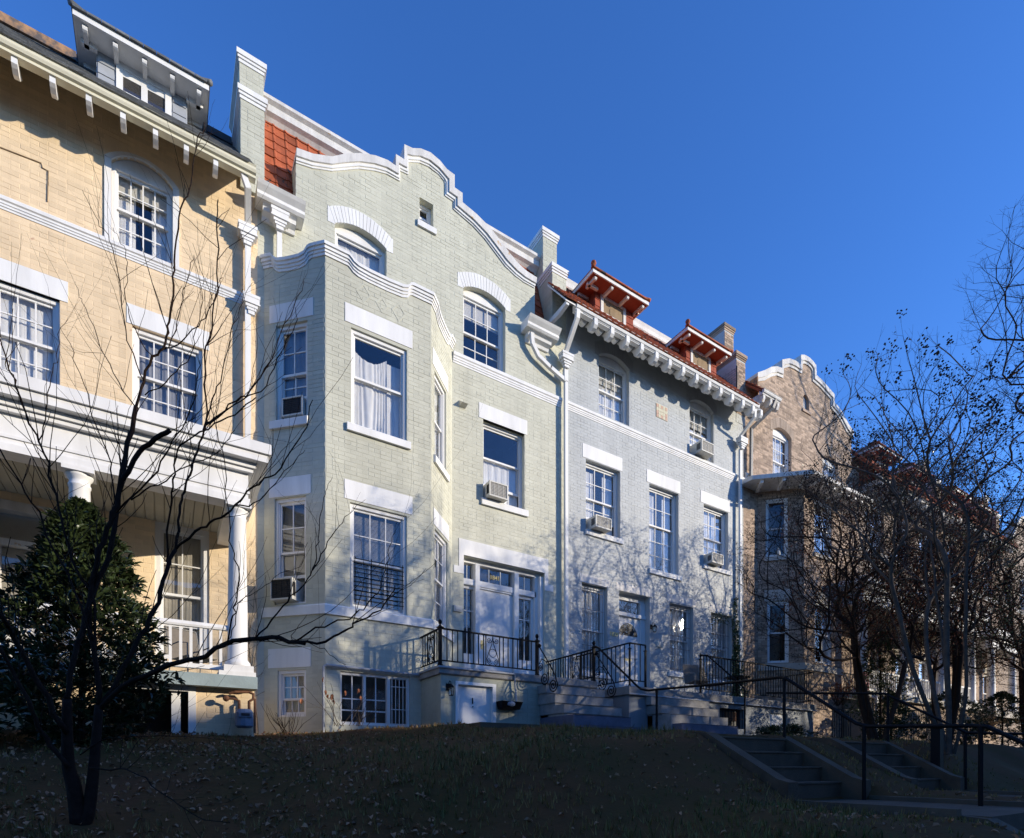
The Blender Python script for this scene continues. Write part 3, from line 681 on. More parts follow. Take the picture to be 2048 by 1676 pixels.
bars(G, FF, 3.2, 4.2, 3.24, 4.16, 4, [3.3+.09*i for i in range(10)], .02)
# basement windows: three lights with white posts
W = part('window', 'white', G, lambda b: (b.fb(FF, 2.92, 4.37, 1.79, 1.85, -.14, -.05), b.fb(FF, 2.92, 4.37, .80, .86, -.14, -.05), b.fb(FF, 2.92, 2.96, .86, 1.79, -.14, -.05), b.fb(FF, 4.32, 4.37, .86, 1.79, -.14, -.05),
    b.fb(FF, 3.39, 3.44, .86, 1.79, -.14, -.04), b.fb(FF, 3.88, 3.95, .86, 1.79, -.14, -.04), b.fb(FF, 2.96, 3.39, 1.08, 1.105, -.13, -.07), b.fb(FF, 3.44, 3.88, 1.08, 1.105, -.13, -.07)), label='wide white basement window, its right light barred')
glaze(W, 2.96, 3.39, .86, 1.79, 2, 2, -.11, fr=FF); glaze(W, 3.44, 3.88, .86, 1.79, 2, 2, -.11, fr=FF); glaze(W, 3.95, 4.32, .86, 1.79, 1, 1, -.11, fr=FF)
part('dark_room', 'room', W, lambda b: b.add([FF.p(2.92, .8, -.5), FF.p(4.37, .8, -.5), FF.p(4.37, 1.85, -.5), FF.p(2.92, 1.85, -.5)], [(0, 1, 2, 3)]))
bars(G, FF, 3.98, 4.30, .85, 1.78, 5, [1.15, 1.62], -.02, 'white')
part('conduit', 'slatewall', G, lambda b: b.tube([(2.58, 10.97, .6), (2.58, 10.97, 1.90), (2.64, 10.97, 1.93), (4.55, 10.97, 1.90)], .028, 7))
downspout(G, [(9.12, 11.87, 10.5), (9.14, 11.87, .9)], .048)

# ------------------------------------------------------------ yellow house
Yh = thing('row_house', (-2.3, 12, .5), 'pale yellow painted brick row house with grey slate roof and columned white porch', 'house', 'row houses on the terrace')
yo = [(-6.1, .3), (1.55, .3), (1.55, 11.72), (-6.1, 11.72)]
yh = [arched(-.80, .12, 9.22, 10.62, .24), rect(-2.62, -1.51, 6.28, 7.85), rect(-.50, .60, 6.28, 7.86), rect(-.16, .71, 1.95, 4.45), rect(-2.5, -1.55, 1.4, 4.3)]
part('wall', 'yellow', Yh, lambda b: wall(b, FM, yo, yh, .3))
lay_bricks(Yh, FM, 'yellow', -6.1, 1.55, 1.4, 11.70, [(-.90, .22, 9.2, 10.98), (-2.62, -1.51, 6.28, 8.2), (-.58, .71, 6.28, 8.2), (-.16, .71, 1.95, 4.45), (-2.5, -1.55, 1.3, 4.3), (-6.1, 1.55, 4.5, 6.1), (-6.1, 1.32, 9.0, 9.2)], yo, 250, seed=9).build('brickwork', 'yellow', Yh, kind='stuff')
W = window(Yh, FM, -.80, .12, 9.22, 10.62, 4, 2, 2, .24, curtain='sides', recess=.04, shade=.25, cw=.05)
out_ = arc_pts(-.90, .22, 10.64, .27, 12); in_ = arc_pts(-.80, .12, 10.62, .24, 12)
part('window_surround', 'white', Yh, lambda b: (b.strip(FM, out_, in_, -.03, .035), b.fb(FM, -.90, -.80, 9.21, 10.63, -.03, .03), b.fb(FM, .12, .22, 9.21, 10.63, -.03, .03)))
window(Yh, FM, -2.62, -1.51, 6.28, 7.85, 4, 2, 2, curtain='white', recess=.05); window(Yh, FM, -.50, .60, 6.28, 7.86, 4, 2, 2, curtain='drape', recess=.05)
lintel(Yh, FM, -2.72, -1.40, 7.85, 8.20); lintel(Yh, FM, -.58, .71, 7.87, 8.22)
belt(Yh, FM, -6.1, 1.31, 9.0, 9.20)
window(Yh, FM, -.16, .71, 1.95, 4.45, 2, 2, 2, curtain='beige', recess=.03, cw=.09)
dY = part('porch_door', 'whitemix', Yh, lambda b: (b.fb(FM, -2.5, -2.4, 1.4, 4.3, -.2, .03), b.fb(FM, -1.65, -1.55, 1.4, 4.3, -.2, .03), b.fb(FM, -2.4, -1.65, 4.15, 4.3, -.2, .03), b.fb(FM, -2.4, -1.65, 3.6, 3.7, -.2, -.05), b.fb(FM, -2.4, -1.65, 1.4, 2.3, -.2, -.1), b.fb(FM, -2.4, -2.28, 2.3, 3.6, -.2, -.1), b.fb(FM, -1.77, -1.65, 2.3, 3.6, -.2, -.1)))
part('pane', 'glass', dY, lambda b: (b.fb(FM, -2.28, -1.77, 2.3, 3.6, -.15, -.148), b.fb(FM, -2.4, -1.65, 3.7, 4.15, -.15, -.148)))
part('curtain', 'beigecurtain', dY, lambda b: b.fb(FM, -2.45, -1.6, 1.4, 4.2, -.26, -.25))
part('wall_crack', 'board', Yh, lambda b: b.tube([FM.p(-2.3, 9.98, .012), FM.p(-1.75, 10.02, .012), FM.p(-1.73, 9.95, .012), FM.p(-1.66, 9.94, .012), FM.p(-1.67, 9.42, .012)], .009, 4))
x = .77
while x > -6.0:
    bracket2(Yh, x, .52, .76, 10.86, 10.68, .075); x -= .455
gutter(Yh, -6.1, 1.42, 10.84, .82, 'cream', .17)
part('soffit', 'water', Yh, lambda b: b.hexa([(-6.1, 11.28, 10.90), (1.40, 11.28, 10.90), (1.40, 12.0, 11.68), (-6.1, 12.0, 11.68), (-6.1, 11.28, 10.96), (1.40, 11.28, 10.96), (1.40, 12.0, 11.76), (-6.1, 12.0, 11.76)]))
roof_tiles(Yh, -6.1, 1.40, (11.16, 11.0), (13.02, 12.99), tw=.20, ex=.125, kind='slate', m='slate', budget=300)
part('roof_capping', 'rust', Yh, lambda b: b.box(-6.1, -1.4, 13.0, 13.25, 13.06, 13.22)); part('roof_capping', 'lead', Yh, lambda b: b.box(-1.4, 1.25, 13.0, 13.25, 13.04, 13.18))
part('flat_roof', 'lead', Yh, lambda b: b.box(-6.1, 1.4, 13.2, 20, 13.0, 13.1))
downspout(Yh, [(1.22, 11.28, 10.86), (1.30, 11.32, 10.7), (1.36, 11.86, 10.45), (1.36, 11.86, 5.0)], .05)
leader_head(Yh, 1.35, 11.83, 10.42, .34)
leader_head(Yh, 1.42, 11.83, 9.1, .30)
def dormer(owner, x0, x1, ye, zf, bx0, bx1, yb, zb, depth, wallm, roofm, shing, trim, kind, n_br, wx0, wx1, wz0, wz1, boarded, edge):
    """hipped dormer: soffit edge at zf, front eave at ye, body from bx0..bx1 at yb"""
    d = MB(); d.box(bx0, bx1, yb, yb+depth, zb-.5, zf+.05); Dm = d.build('dormer', wallm, owner)
    # soffit + fascia
    b = MB(); b.box(x0+.03, x1-.03, ye+.03, ye+depth+.3, zf, zf+.05); b.build('dormer_soffit', trim, Dm)
    b = MB(); b.box(x0, x1, ye-.002, ye+.03, zf-.01, zf+.09); b.box(x0, x0+.03, ye+.03, ye+depth+.3, zf-.01, zf+.09); b.box(x1-.03, x1, ye+.03, ye+depth+.3, zf-.01, zf+.09); b.build('dormer_fascia', edge, Dm)
    # hipped roof
    yr0 = ye+.75; zr = zf+.62; xm0 = x0+.75; xm1 = x1-.75; yk = ye+depth+.3
    b = MB(); P = [(x0-.02, ye-.02, zf+.09), (x1+.02, ye-.02, zf+.09), (x1+.02, yk, zf+.09), (x0-.02, yk, zf+.09), (xm0, yr0, zr), (xm1, yr0, zr), (xm1, yk, zr), (xm0, yk, zr)]
    b.add(P, [(0, 1, 5, 4), (1, 2, 6, 5), (3, 0, 4, 7), (4, 5, 6, 7), (0, 3, 2, 1), (2, 3, 7, 6)]); b.build('dormer_roof', roofm, Dm)
    # tiles along the eave and hips: the only part seen from below
    for k in range(int((x1-x0)/.2)):
        a = x0+.2*k; part('eave_tile', roofm, Dm, lambda q: q.prism(Fr(0, ye), [(.05, zf+.085), (.055, zf+.115), (-.10, zf+.19), (-.10, zf+.13)], a+.003, a+.195))
    b = MB(); b.tube([(x0-.03, ye-.03, zf+.13), (xm0, yr0, zr+.05)], .05, 7); b.build('hip_tile', roofm, Dm, smooth=True)
    b = MB(); b.tube([(x1+.03, ye-.03, zf+.13), (xm1, yr0, zr+.05)], .05, 7); b.build('hip_tile', roofm, Dm, smooth=True)
    for k in range(n_br):
        a = x0+.16+(x1-x0-.32)*k/(n_br-1)
        b = MB(); b.box(a-.035, a+.035, ye+.08, yb-.001, zf-.08, zf-.001); b.tube([(a-.036, ye+.11, zf-.05), (a+.036, ye+.11, zf-.05)], .05, 10); b.build('rafter_end', 'white', Dm)
    for k in range(3):
        yy = ye+.35+.4*k
        for xa, xb in ((x0+.08, bx0-.001), (bx1+.001, x1-.08)):
            b = MB(); b.box(xa, xb, yy-.035, yy+.035, zf-.08, zf-.001); b.build('rafter_end', 'white', Dm)
    # wall shingles
    sh = .19; fr = Fr(0, yb); k = 0; z = zf-.0
    while z > zb-.1:
        for (a, e) in ((bx0, wx0-.02), (wx1+.02, bx1)):
            nn = max(1, round((e-a)/.17)); 
            for i in range(nn):
                o2 = .03 if k % 2 else 0
                part('shingle', shing, Dm, lambda q: q.prism(fr, [(.004, z-sh), (.022, z-sh), (.008, z-.002), (.002, z-.002)], a+(e-a)*i/nn+.003, a+(e-a)*(i+1)/nn-.003))
        for (s, X) in ((-1, bx0), (1, bx1)):
            for i in range(4):
                y0_ = yb+i*.2
                part('shingle', shing, Dm, lambda q: q.box(min(X, X+s*.018), max(X, X+s*.018), y0_+.003, y0_+.197, z-sh+.004, z-.002))
        z -= sh; k += 1
    fw = MB(); t = .10
    fw.fb(fr, wx0, wx0+t, wz0, wz1, -.02, .035); fw.fb(fr, wx1-t, wx1, wz0, wz1, -.02, .035); fw.fb(fr, wx0+t, wx1-t, wz1-t, wz1, -.02, .034); fw.fb(fr, wx0+t, wx1-t, wz0, wz0+t*.7, -.02, .034)
    fo = fw.build('dormer_window', trim if not boarded else 'whitemix', Dm)
    if boarded: part('boarding', 'board', Dm, lambda q: (q.fb(fr, wx0+t, wx1-t, wz0+t*.7, wz1-t, -.01, .012), q.fb(fr, (wx0+wx1)/2-.14, (wx0+wx1)/2-.09, wz0+.12, wz0+.26, .012, .02)))
    else:
        m_ = (wx0+wx1)/2
        part('sash', 'white', Dm, lambda q: (q.fb(fr, m_-.05, m_+.05, wz0+t*.7, wz1-t, -.01, .02), q.fb(fr, wx0+t, m_-.05, wz1-t-.12, wz1-t, -.01, .018), q.fb(fr, m_+.05, wx1-t, wz1-t-.12, wz1-t, -.01, .018)))
        for a, e in ((wx0+t, m_-.05), (m_+.05, wx1-t)): part('pane', 'glass', Dm, lambda q: q.fb(fr, a, e, wz0+t*.7, wz1-t-.12, .006, .008)); part('dark_room', 'room', Dm, lambda q: q.fb(fr, a, e, wz0+t*.7, wz1-t-.12, .001, .003))
    return Dm
dormer(Yh, -1.33, .70, 11.9, 12.72, -1.02, .34, 12.3, 12.2, .95, 'slatewall', 'slate', 'slatewall', 'white', 'slate', 5, -.75, .10, 12.16, 12.72, False, 'white')

# porch of the yellow house
P = thing('porch', (-2.4, 10, .5), 'white columned front porch of the yellow house with balustrade and panelled ceiling', 'porch')
part('deck', 'porchstone', P, lambda b: b.box(-6.1, 1.24, 9.58, 11.99, 1.20, 1.39))
part('cornice', 'white', P, lambda b: (b.box(-6.1, 1.42, 9.42, 11.98, 4.88, 5.04), b.box(-6.1, 1.38, 9.46, 11.98, 4.76, 4.8795), b.box(-6.1, 1.22, 9.58, 11.98, 4.68, 4.7595), b.box(-6.1, 1.18, 9.62, 11.98, 4.62, 4.6795)))
part('porch_roof', 'lead', P, lambda b: b.hexa([(-6.1, 9.5, 5.04), (1.36, 9.5, 5.04), (1.36, 11.99, 5.04), (-6.1, 11.99, 5.04), (-6.1, 9.5, 5.07), (1.36, 9.5, 5.07), (1.36, 11.99, 5.5), (-6.1, 11.99, 5.5)]))
part('frieze', 'white', P, lambda b: (b.box(-6.1, 1.12, 9.70, 9.98, 4.22, 4.6195), b.box(.84, 1.12, 9.98, 11.98, 4.22, 4.6195), b.box(-6.1, 1.14, 9.68, 9.70, 4.30, 4.34), b.box(-6.1, 1.15, 9.67, 9.70, 4.12, 4.22), b.box(-6.1, 1.12, 9.70, 9.96, 4.12, 4.2195)))
cb = MB()
for i in range(48):
    a = -6.1+i*.145; cb.box(a+.006, a+.139, 9.98, 11.99, 4.44, 4.47)
cb.build('ceiling_board', 'water', P, kind='stuff')
part('ceiling', 'water', P, lambda b: b.box(-6.1, .84, 9.98, 11.99, 4.475, 4.50))
def column(owner, x, y, z0, z1, r=.145, m='white'):
    h = z1-z0; b = MB(); b.lathe((x, y, z0), [(r*1.25, .10), (r*1.32, .13), (r*1.25, .17), (r*1.12, .19), (r, .22), (r*1.0, h*.35), (r*.84, h-.24), (r*.92, h-.225), (r*.92, h-.20), (r*.84, h-.19), (r*.84, h-.14), (r*1.05, h-.10), (r*1.12, h-.06)], 24)
    o = b.build('column', m, owner, smooth=True)
    part('column_base', m, owner, lambda q: (q.box(x-r*1.45, x+r*1.45, y-r*1.45, y+r*1.45, z0, z0+.10)))
    part('capital', m, owner, lambda q: q.box(x-r*1.25, x+r*1.25, y-r*1.25, y+r*1.25, z1-.06, z1-.001))
for cx in (.98, -1.02, -3.3, -5.5): column(P, cx, 9.83, 1.46, 4.12)
part('plinth', 'white', P, lambda b: (b.box(.70, 1.22, 9.60, 10.08, 1.39, 1.46),))
part('top_rail', 'white', P, lambda b: b.prism(Fr(0, 9.83), [(-.04, 2.12), (.04, 2.12), (.05, 2.15), (.03, 2.20), (-.03, 2.20), (-.05, 2.15)], -6.1, .84))
part('bottom_rail', 'white', P, lambda b: b.box(-6.1, .84, 9.78, 9.88, 1.49, 1.555))
fP = Fr(0, 9.83); x = .74
while x > -6:
    if abs(x+1.02) > .17 and abs(x+3.3) > .17: ibox('baluster', 'white', fP, x-.02, x+.02, 1.555, 2.125, -.02, .02, P)
    x -= .135
b = MB(); x = .74
part('basement_wall', 'yellow', P, lambda b: (b.box(.40, 1.22, 9.80, 9.95, .1, 1.20), b.box(-6.1, -.75, 9.80, 9.95, -.3, 1.20)))
lay_bricks(P, Fr(0, 9.8), 'yellow', .42, 1.20, .4, 1.19, budget=40).build('brickwork', 'yellow', P, kind='stuff')
part('side_wall', 'yellow', P, lambda b: b.box(1.08, 1.22, 9.95, 12, .1, 1.2))
part('basement_door_frame', 'white', P, lambda b: (b.box(.30, .40, 9.78, 9.93, .1, 1.19), b.box(.08, .20, 9.86, 9.90, .1, 1.12), b.box(-.75, .30, 9.78, 9.90, 1.12, 1.1995)))
part('dark_room', 'room', P, lambda b: b.box(-.75, .3, 10.6, 10.7, -.1, 1.2))

# ------------------------------------------------------------ grey house
Gr = thing('row_house', (13, 12, .8), 'blue grey painted brick row house with red tiled roof and two boarded dormers', 'house', 'row houses on the terrace')
ro = [(9.242, .4), (16.9, .4), (16.9, 12.55), (9.242, 12.55)]
rh_open = [arched(10.39, 11.56, 9.95, 11.60, .18), arched(14.17, 15.34, 9.95, 11.60, .18), rect(9.92, 11.20, 6.56, 8.52), rect(12.38, 13.66, 5.93, 8.50), rect(14.85, 16.08, 6.53, 8.50),
    rect(9.78, 10.71, 2.6, 5.08), rect(11.16, 12.40, 1.9, 5.06), rect(13.26, 14.34, 2.90, 5.04), rect(15.21, 16.28, 2.80, 5.03)]
part('wall', 'grey', Gr, lambda b: wall(b, FM, ro, rh_open, .35))
bh = [(10.36, 11.59, 9.95, 11.80), (14.14, 15.37, 9.95, 11.80), (9.92, 11.20, 6.56, 8.52), (12.38, 13.66, 5.93, 8.5), (14.85, 16.08, 6.53, 8.5), (9.78, 10.71, 2.6, 5.08), (11.16, 12.40, 1.9, 5.06), (13.26, 14.34, 2.9, 5.04), (15.21, 16.28, 2.8, 5.03),
      (9.24, 16.9, 9.66, 9.88), (9.8, 11.27, 8.54, 8.92), (12.27, 13.72, 8.52, 8.9), (14.7, 16.18, 8.52, 8.9), (12.64, 13.18, 10.58, 11.04)]
lay_bricks(Gr, FM, 'grey', 9.245, 16.9, 1.6, 12.5, bh, None, 250, seed=15).build('brickwork', 'grey', Gr, kind='stuff')
for (a, e) in ((10.39, 11.56), (14.17, 15.34)):
    window(Gr, FM, a, e, 9.95, 11.60, 3, 2, 2, .18, curtain='white' if a < 12 else 'half', recess=.12, trim='white', open_bottom=0 if a < 12 else .36, shade=.35)
    arch_lintel(Gr, FM, a, e, 11.60, .18, th=.36, m='greytrim')
wins = [(9.92, 11.20, 6.56, 8.52, 3, 'sides', .36), (12.38, 13.66, 5.93, 8.50, 3, 'sides', 0), (14.85, 16.08, 6.53, 8.50, 3, 'white', .36)]
for a, e, z0, z1, c, cu, ob in wins:
    window(Gr, FM, a, e, z0, z1, c, 2, 3 if z0 < 6 else 2, curtain=cu, recess=.12, open_bottom=ob, split=.44 if z0 < 6 else .5)
for a, e, z0, z1 in ((9.8, 11.28, 8.54, 8.92), (12.27, 13.73, 8.52, 8.90), (14.70, 16.18, 8.52, 8.90)): lintel(Gr, FM, a, e, z0, z1)
for a, e, z0, z1 in ((9.90, 11.29, 6.41, 6.555), (12.36, 13.77, 5.78, 5.925), (14.82, 16.22, 6.39, 6.525), (13.2, 14.42, 2.75, 2.895), (15.15, 16.36, 2.66, 2.795), (9.72, 10.77, 2.46, 2.595)): sill(Gr, FM, a, e, z0, z1)
for a, e in ((9.69, 10.79), (11.04, 12.50), (13.14, 14.46), (15.09, 16.40)): lintel(Gr, FM, a, e, 5.07, 5.29, m='whitemix')
for a, e, z0 in ((9.78, 10.71, 2.6), (13.26, 14.34, 2.9), (15.21, 16.28, 2.8)):
    window(Gr, FM, a, e, z0, 5.05, 2, 2, 2, curtain='white', recess=.14)
    bars(Gr, FM, a+.03, e-.14, z0+.02, 4.98, 8, [z0+.12, z0+.75, z0+1.15, 4.35, 4.85], -.05, 'acgrille', .008)
belt(Gr, FM, 9.22, 16.93, 9.66, 9.88)
b = MB()
D2 = part('entrance_frame', 'white', Gr, lambda b: (b.fb(FM, 11.16, 12.40, 4.90, 5.06, -.34, -.22), b.fb(FM, 11.16, 12.40, 4.42, 4.52, -.34, -.16), b.fb(FM, 11.16, 11.26, 1.9, 4.9, -.34, -.22), b.fb(FM, 12.22, 12.40, 1.9, 4.9, -.34, -.2)))
glaze(D2, 11.26, 12.22, 4.52, 4.90, 1, 1, -.28)
part('dark_room', 'room', D2, lambda b: b.add([FM.p(11.16, 1.9, -.4), FM.p(12.4, 1.9, -.4), FM.p(12.4, 5.06, -.4), FM.p(11.16, 5.06, -.4)], [(0, 1, 2, 3)]))
d2 = part('front_door', 'white', Gr, lambda b: (b.fb(FM, 11.26, 12.22, 1.92, 4.42, -.32, -.24), b.fb(FM, 11.36, 11.70, 2.2, 3.1, -.24, -.225), b.fb(FM, 11.78, 12.12, 2.2, 3.1, -.24, -.225), b.fb(FM, 11.36, 11.70, 3.2, 3.7, -.24, -.225), b.fb(FM, 11.78, 12.12, 3.2, 3.7, -.24, -.225)))
fan = [(11.36, 3.86)]+[(12.12, 3.86)]+[(11.74+.38*cos(a*pi/12), 3.86+.38*sin(a*pi/12)) for a in range(1, 12)]
part('fanlight', 'glass', d2, lambda b: b.slab(FM, fan, -.24, -.234)); part('fanlight_back', 'acdark', d2, lambda b: b.slab(FM, fan, -.2399, -.2385))
part('letter_slot', 'gold', d2, lambda b: b.fb(FM, 11.62, 11.86, 3.12, 3.18, -.24, -.222))
text(Gr, '1839', FM, 10.95, 3.71, .012, .17)
part('mail_box', 'ac', Gr, lambda b: (b.fb(FM, 12.68, 12.90, 3.60, 3.76, 0, .05), b.fb(FM, 12.72, 12.86, 3.64, 3.72, .05, .06)))
# decorative tile: cream cross with pink corners
T = part('tile_plaque', 'mosaic2', Gr, lambda b: b.fb(FM, 12.66, 13.16, 10.60, 11.02, -.01, .012))
for i in range(5):
    for j in range(4):
        if (i in (0, 4) and j in (0, 3)) or (i == 2 and j in (0, 3)) or (i in (0, 4) and j in (1,)):
            part('mosaic_piece', 'mosaic', T, lambda q: q.fb(FM, 12.67+i*.096, 12.755+i*.096, 10.61+j*.1, 10.70+j*.1, .012, .018))
        else: part('mosaic_piece', 'mosaic2', T, lambda q: q.fb(FM, 12.67+i*.096, 12.76+i*.096, 10.61+j*.1, 10.705+j*.1, .012, .017))
for x in (9.61, 10.19, 10.75, 11.29, 11.87, 12.41, 12.98, 13.57, 14.15, 14.69, 15.25, 15.79, 16.32, 16.75):
    bracket2(Gr, x, .52, .80, 11.76, 11.49, .115)
    part('eave_lobe', 'white', Gr, lambda b: (b.tube([(x-.22, 11.42, 11.76), (x-.22, 11.56, 11.76)], .10, 10), b.tube([(x-.38, 11.42, 11.76), (x-.38, 11.56, 11.76)], .07, 10)))
part('soffit', 'greytrim', Gr, lambda b: b.hexa([(9.2, 11.22, 11.72), (16.8, 11.22, 11.72), (16.8, 12.0, 12.56), (9.2, 12.0, 12.56), (9.2, 11.22, 11.78), (16.8, 11.22, 11.78), (16.8, 12.0, 12.64), (9.2, 12.0, 12.64)]))
gutter(Gr, 8.95, 16.6, 11.70, .80, 'white', .17)
roof_tiles(Gr, 8.60, 16.55, (11.19, 11.83), (12.98, 13.96), tw=.215, ex=.20, budget=300, skip=lambda p: p.x < 9.25 and p.y > 11.93, deck=False)
part('roof_deck', 'tile', Gr, lambda b: b.hexa([(9.26, 11.2, 11.79), (16.55, 11.2, 11.79), (16.55, 12.98, 13.92), (9.26, 12.98, 13.92), (9.26, 11.2, 11.82), (16.55, 11.2, 11.82), (16.55, 12.98, 13.95), (9.26, 12.98, 13.95)]))
part('roof_deck', 'white', Gr, lambda b: b.hexa([(8.60, 11.2, 11.77), (9.26, 11.2, 11.77), (9.26, 11.99, 12.71), (8.60, 11.99, 12.71), (8.60, 11.2, 11.82), (9.26, 11.2, 11.82), (9.26, 11.99, 12.76), (8.60, 11.99, 12.76)]))
bracket2(Gr, 8.68, .10, .78, 11.80, 11.66, .09)
part('ridge_cornice', 'white', Gr, lambda b: b.prism(FM, [(-1.0, 13.96), (-.93, 14.03), (-.9, 14.12), (-.86, 14.2), (-1.4, 14.22), (-1.4, 13.96)], 9.26, 16.6))
part('flat_roof', 'lead', Gr, lambda b: b.box(9.24, 16.9, 13.3, 20, 14.0, 14.1))
for x0 in (9.80, 13.56):
    dormer(Gr, x0, x0+2.1, 11.55, 13.34, x0+.46, x0+1.92, 12.02, 12.80, .9, 'shingle', 'tile', 'shingle', 'shingle', 'tile', 4, x0+.66, x0+1.62, 12.80, 13.36, True, 'white')
part('ball_finial', 'tile', Gr, lambda b: (b.ball((9.86, 11.6, 13.62), .075, 10, 6),)); part('ball_finial', 'tile', Gr, lambda b: (b.ball((13.62, 11.6, 13.62), .075, 10, 6),))
downspout(Gr, [(9.02, 11.24, 11.72), (9.03, 11.27, 11.55), (9.06, 11.82, 10.98), (9.06, 11.84, 10.9)], .055)
leader_head(Gr, 9.08, 11.80, 10.96, .38); downspout(Gr, [(9.10, 11.86, 10.6), (9.10, 11.86, 10.3)], .06)
downspout(Gr, [(16.45, 11.24, 11.68), (16.45, 11.26, 11.45), (16.50, 11.82, 11.12)], .045)
leader_head(Gr, 16.55, 11.80, 11.05, .38)
downspout(Gr, [(16.55, 11.87, 10.7), (16.55, 11.87, 2.0)], .045)
Gt = Gr
part('roof_flashing', 'lead', Gr, lambda b: b.box(16.5, 16.52, 11.95, 13.0, 12.6, 13.6))

# ------------------------------------------------------------ brown house
B = thing('row_house', (20.7, 12, .8), 'unpainted brown brick row house with weathered curved gable and bay with bracketed roof', 'house', 'row houses on the terrace')
bo0 = [(17.6,13.75),(18.0,13.98),(18.4,14.25),(18.75,14.40),(19.05,14.45),(19.05,14.76),(19.5,14.98),(19.9,15.05),(20.24,15.03),(20.24,15.40),(20.5,15.50),(20.78,15.52),(21.05,15.48),(21.26,15.40),(21.30,15.03),(21.7,14.98),(22.15,14.86),(22.58,14.74),(22.58,14.42),(22.95,14.33),(23.3,14.15),(23.65,13.9),(24.0,13.75)]
bo1 = [(17.6,13.45),(18.05,13.66),(18.45,13.94),(18.8,14.12),(19.18,14.16),(19.20,14.52),(19.55,14.72),(19.95,14.77),(20.38,14.77),(20.40,15.14),(20.55,15.22),(20.78,15.25),(21.0,15.22),(21.10,15.14),(21.12,14.76),(21.65,14.70),(22.05,14.60),(22.42,14.50),(22.42,14.17),(22.85,14.06),(23.2,13.88),(23.6,13.6),(24.0,13.45)]
bout = [(16.902, .4), (24.6, .4), (24.6, 12.3), (24.0, 12.3)]+list(reversed(mid(bo0, bo1, .5)))+[(17.6, 13.1), (16.902, 13.1)]
part('wall', 'brown', B, lambda b: wall(b, FM, bout, [arched(18.60, 19.75, 10.2, 12.12, .2), arched(21.86, 23.0, 10.2, 12.05, .2), arched(20.52, 20.92, 13.54, 13.95, .16)], .35))
binn = [(16.902, .4), (24.6, .4), (24.6, 12.3), (24.0, 12.3)]+list(reversed(bo1))+[(17.6, 13.1), (16.902, 13.1)]
lay_bricks(B, FM, 'brown', 16.91, 24.6, 2.0, 15.3, [(18.60, 19.75, 10.2, 12.32), (21.86, 23.0, 10.2, 12.25), (20.52, 20.92, 13.5, 14.11), (17.75, 22.2, 0, 9.6), (16.9, 18.55, 9.85, 10.1)], binn, 100, seed=21).build('brickwork', 'brown', B, kind='stuff')
part('gable_coping', 'whitemix', B, lambda b: b.strip(FM, bo0, mid(bo0, bo1, .65), -.42, .085)); part('gable_moulding', 'whitemix', B, lambda b: b.strip(FM, mid(bo0, bo1, .65), bo1, -.1, .04))
window(B, FM, 18.60, 19.75, 10.2, 12.12, 3, 2, 2, .2, curtain='white', recess=.12); window(B, FM, 21.86, 23.0, 10.2, 12.05, 3, 2, 2, .2, curtain='white', recess=.12)
arch_lintel(B, FM, 18.60, 19.75, 12.12, .2, m='tan'); arch_lintel(B, FM, 21.86, 23.0, 12.05, .2, m='tan')
part('louvre', 'slatewall', B, lambda b: b.slab(FM, arched(20.54, 20.90, 13.56, 13.95, .14), -.14, -.10)); part('sill', 'brown', B, lambda b: b.fb(FM, 20.44, 21.0, 13.40, 13.50, -.05, .05))
belt(B, FM, 16.98, 18.58, 9.86, 10.1, 'whitemix')
for i in range(3):
    for j in range(4):
        if (i+j) % 2 == 0: part('patterned_brick', 'tan', B, lambda b: b.fb(FM, 20.55+i*.15, 20.69+i*.15, 10.6+j*.16, 10.74+j*.16, -.01, .012))
roof_tiles(B, 17.0, 17.6, (11.36, 12.60), (12.3, 13.5), budget=40, tw=.2); roof_tiles(B, 17.0, 17.95, (11.36, 12.60), (11.96, 13.2), budget=40, tw=.2, deck=False)
part('gable_flashing', 'rust', B, lambda b: b.box(17.56, 17.6, 11.9, 12.6, 12.6, 13.6))
gutter(B, 17.0, 17.98, 12.46, .70, 'whitemix', .15)
for x in (17.1, 17.5, 17.9): bracket(B, x, 0, .66, 12.55, 12.22, .11, 'whitemix')
downspout(B, [(17.7, 11.32, 12.46), (17.6, 11.36, 12.2), (17.15, 11.86, 11.6), (17.15, 11.88, 9.7)], .05, 'acgrille')
pier(B, 16.50, 16.99, 11.99, 13.0, 11.7, 14.10, 'grey', 'brown', budget=0, capm='brown'); pier(B, 16.55, 17.05, 12.5, 13.6, 13.6, 15.42, 'grey', 'brown', budget=0, capm='brown')
lay_bricks(B, Fr(0, 11.98), 'brown', 16.5, 16.99, 12.0, 13.86, budget=0).build('brickwork', 'brown', B, kind='stuff'); lay_bricks(B, Fr(0, 12.49), 'brown', 16.55, 17.05, 13.9, 15.18, budget=0).build('brickwork', 'brown', B, kind='stuff')
part('flat_roof', 'lead', B, lambda b: b.box(16.9, 24.6, 13.2, 20, 13.0, 13.1))
BL2 = Fr(17.70, 12, -45); BF = Fr(0, 10.94); BR = Fr(21.2, 10.94, 45)
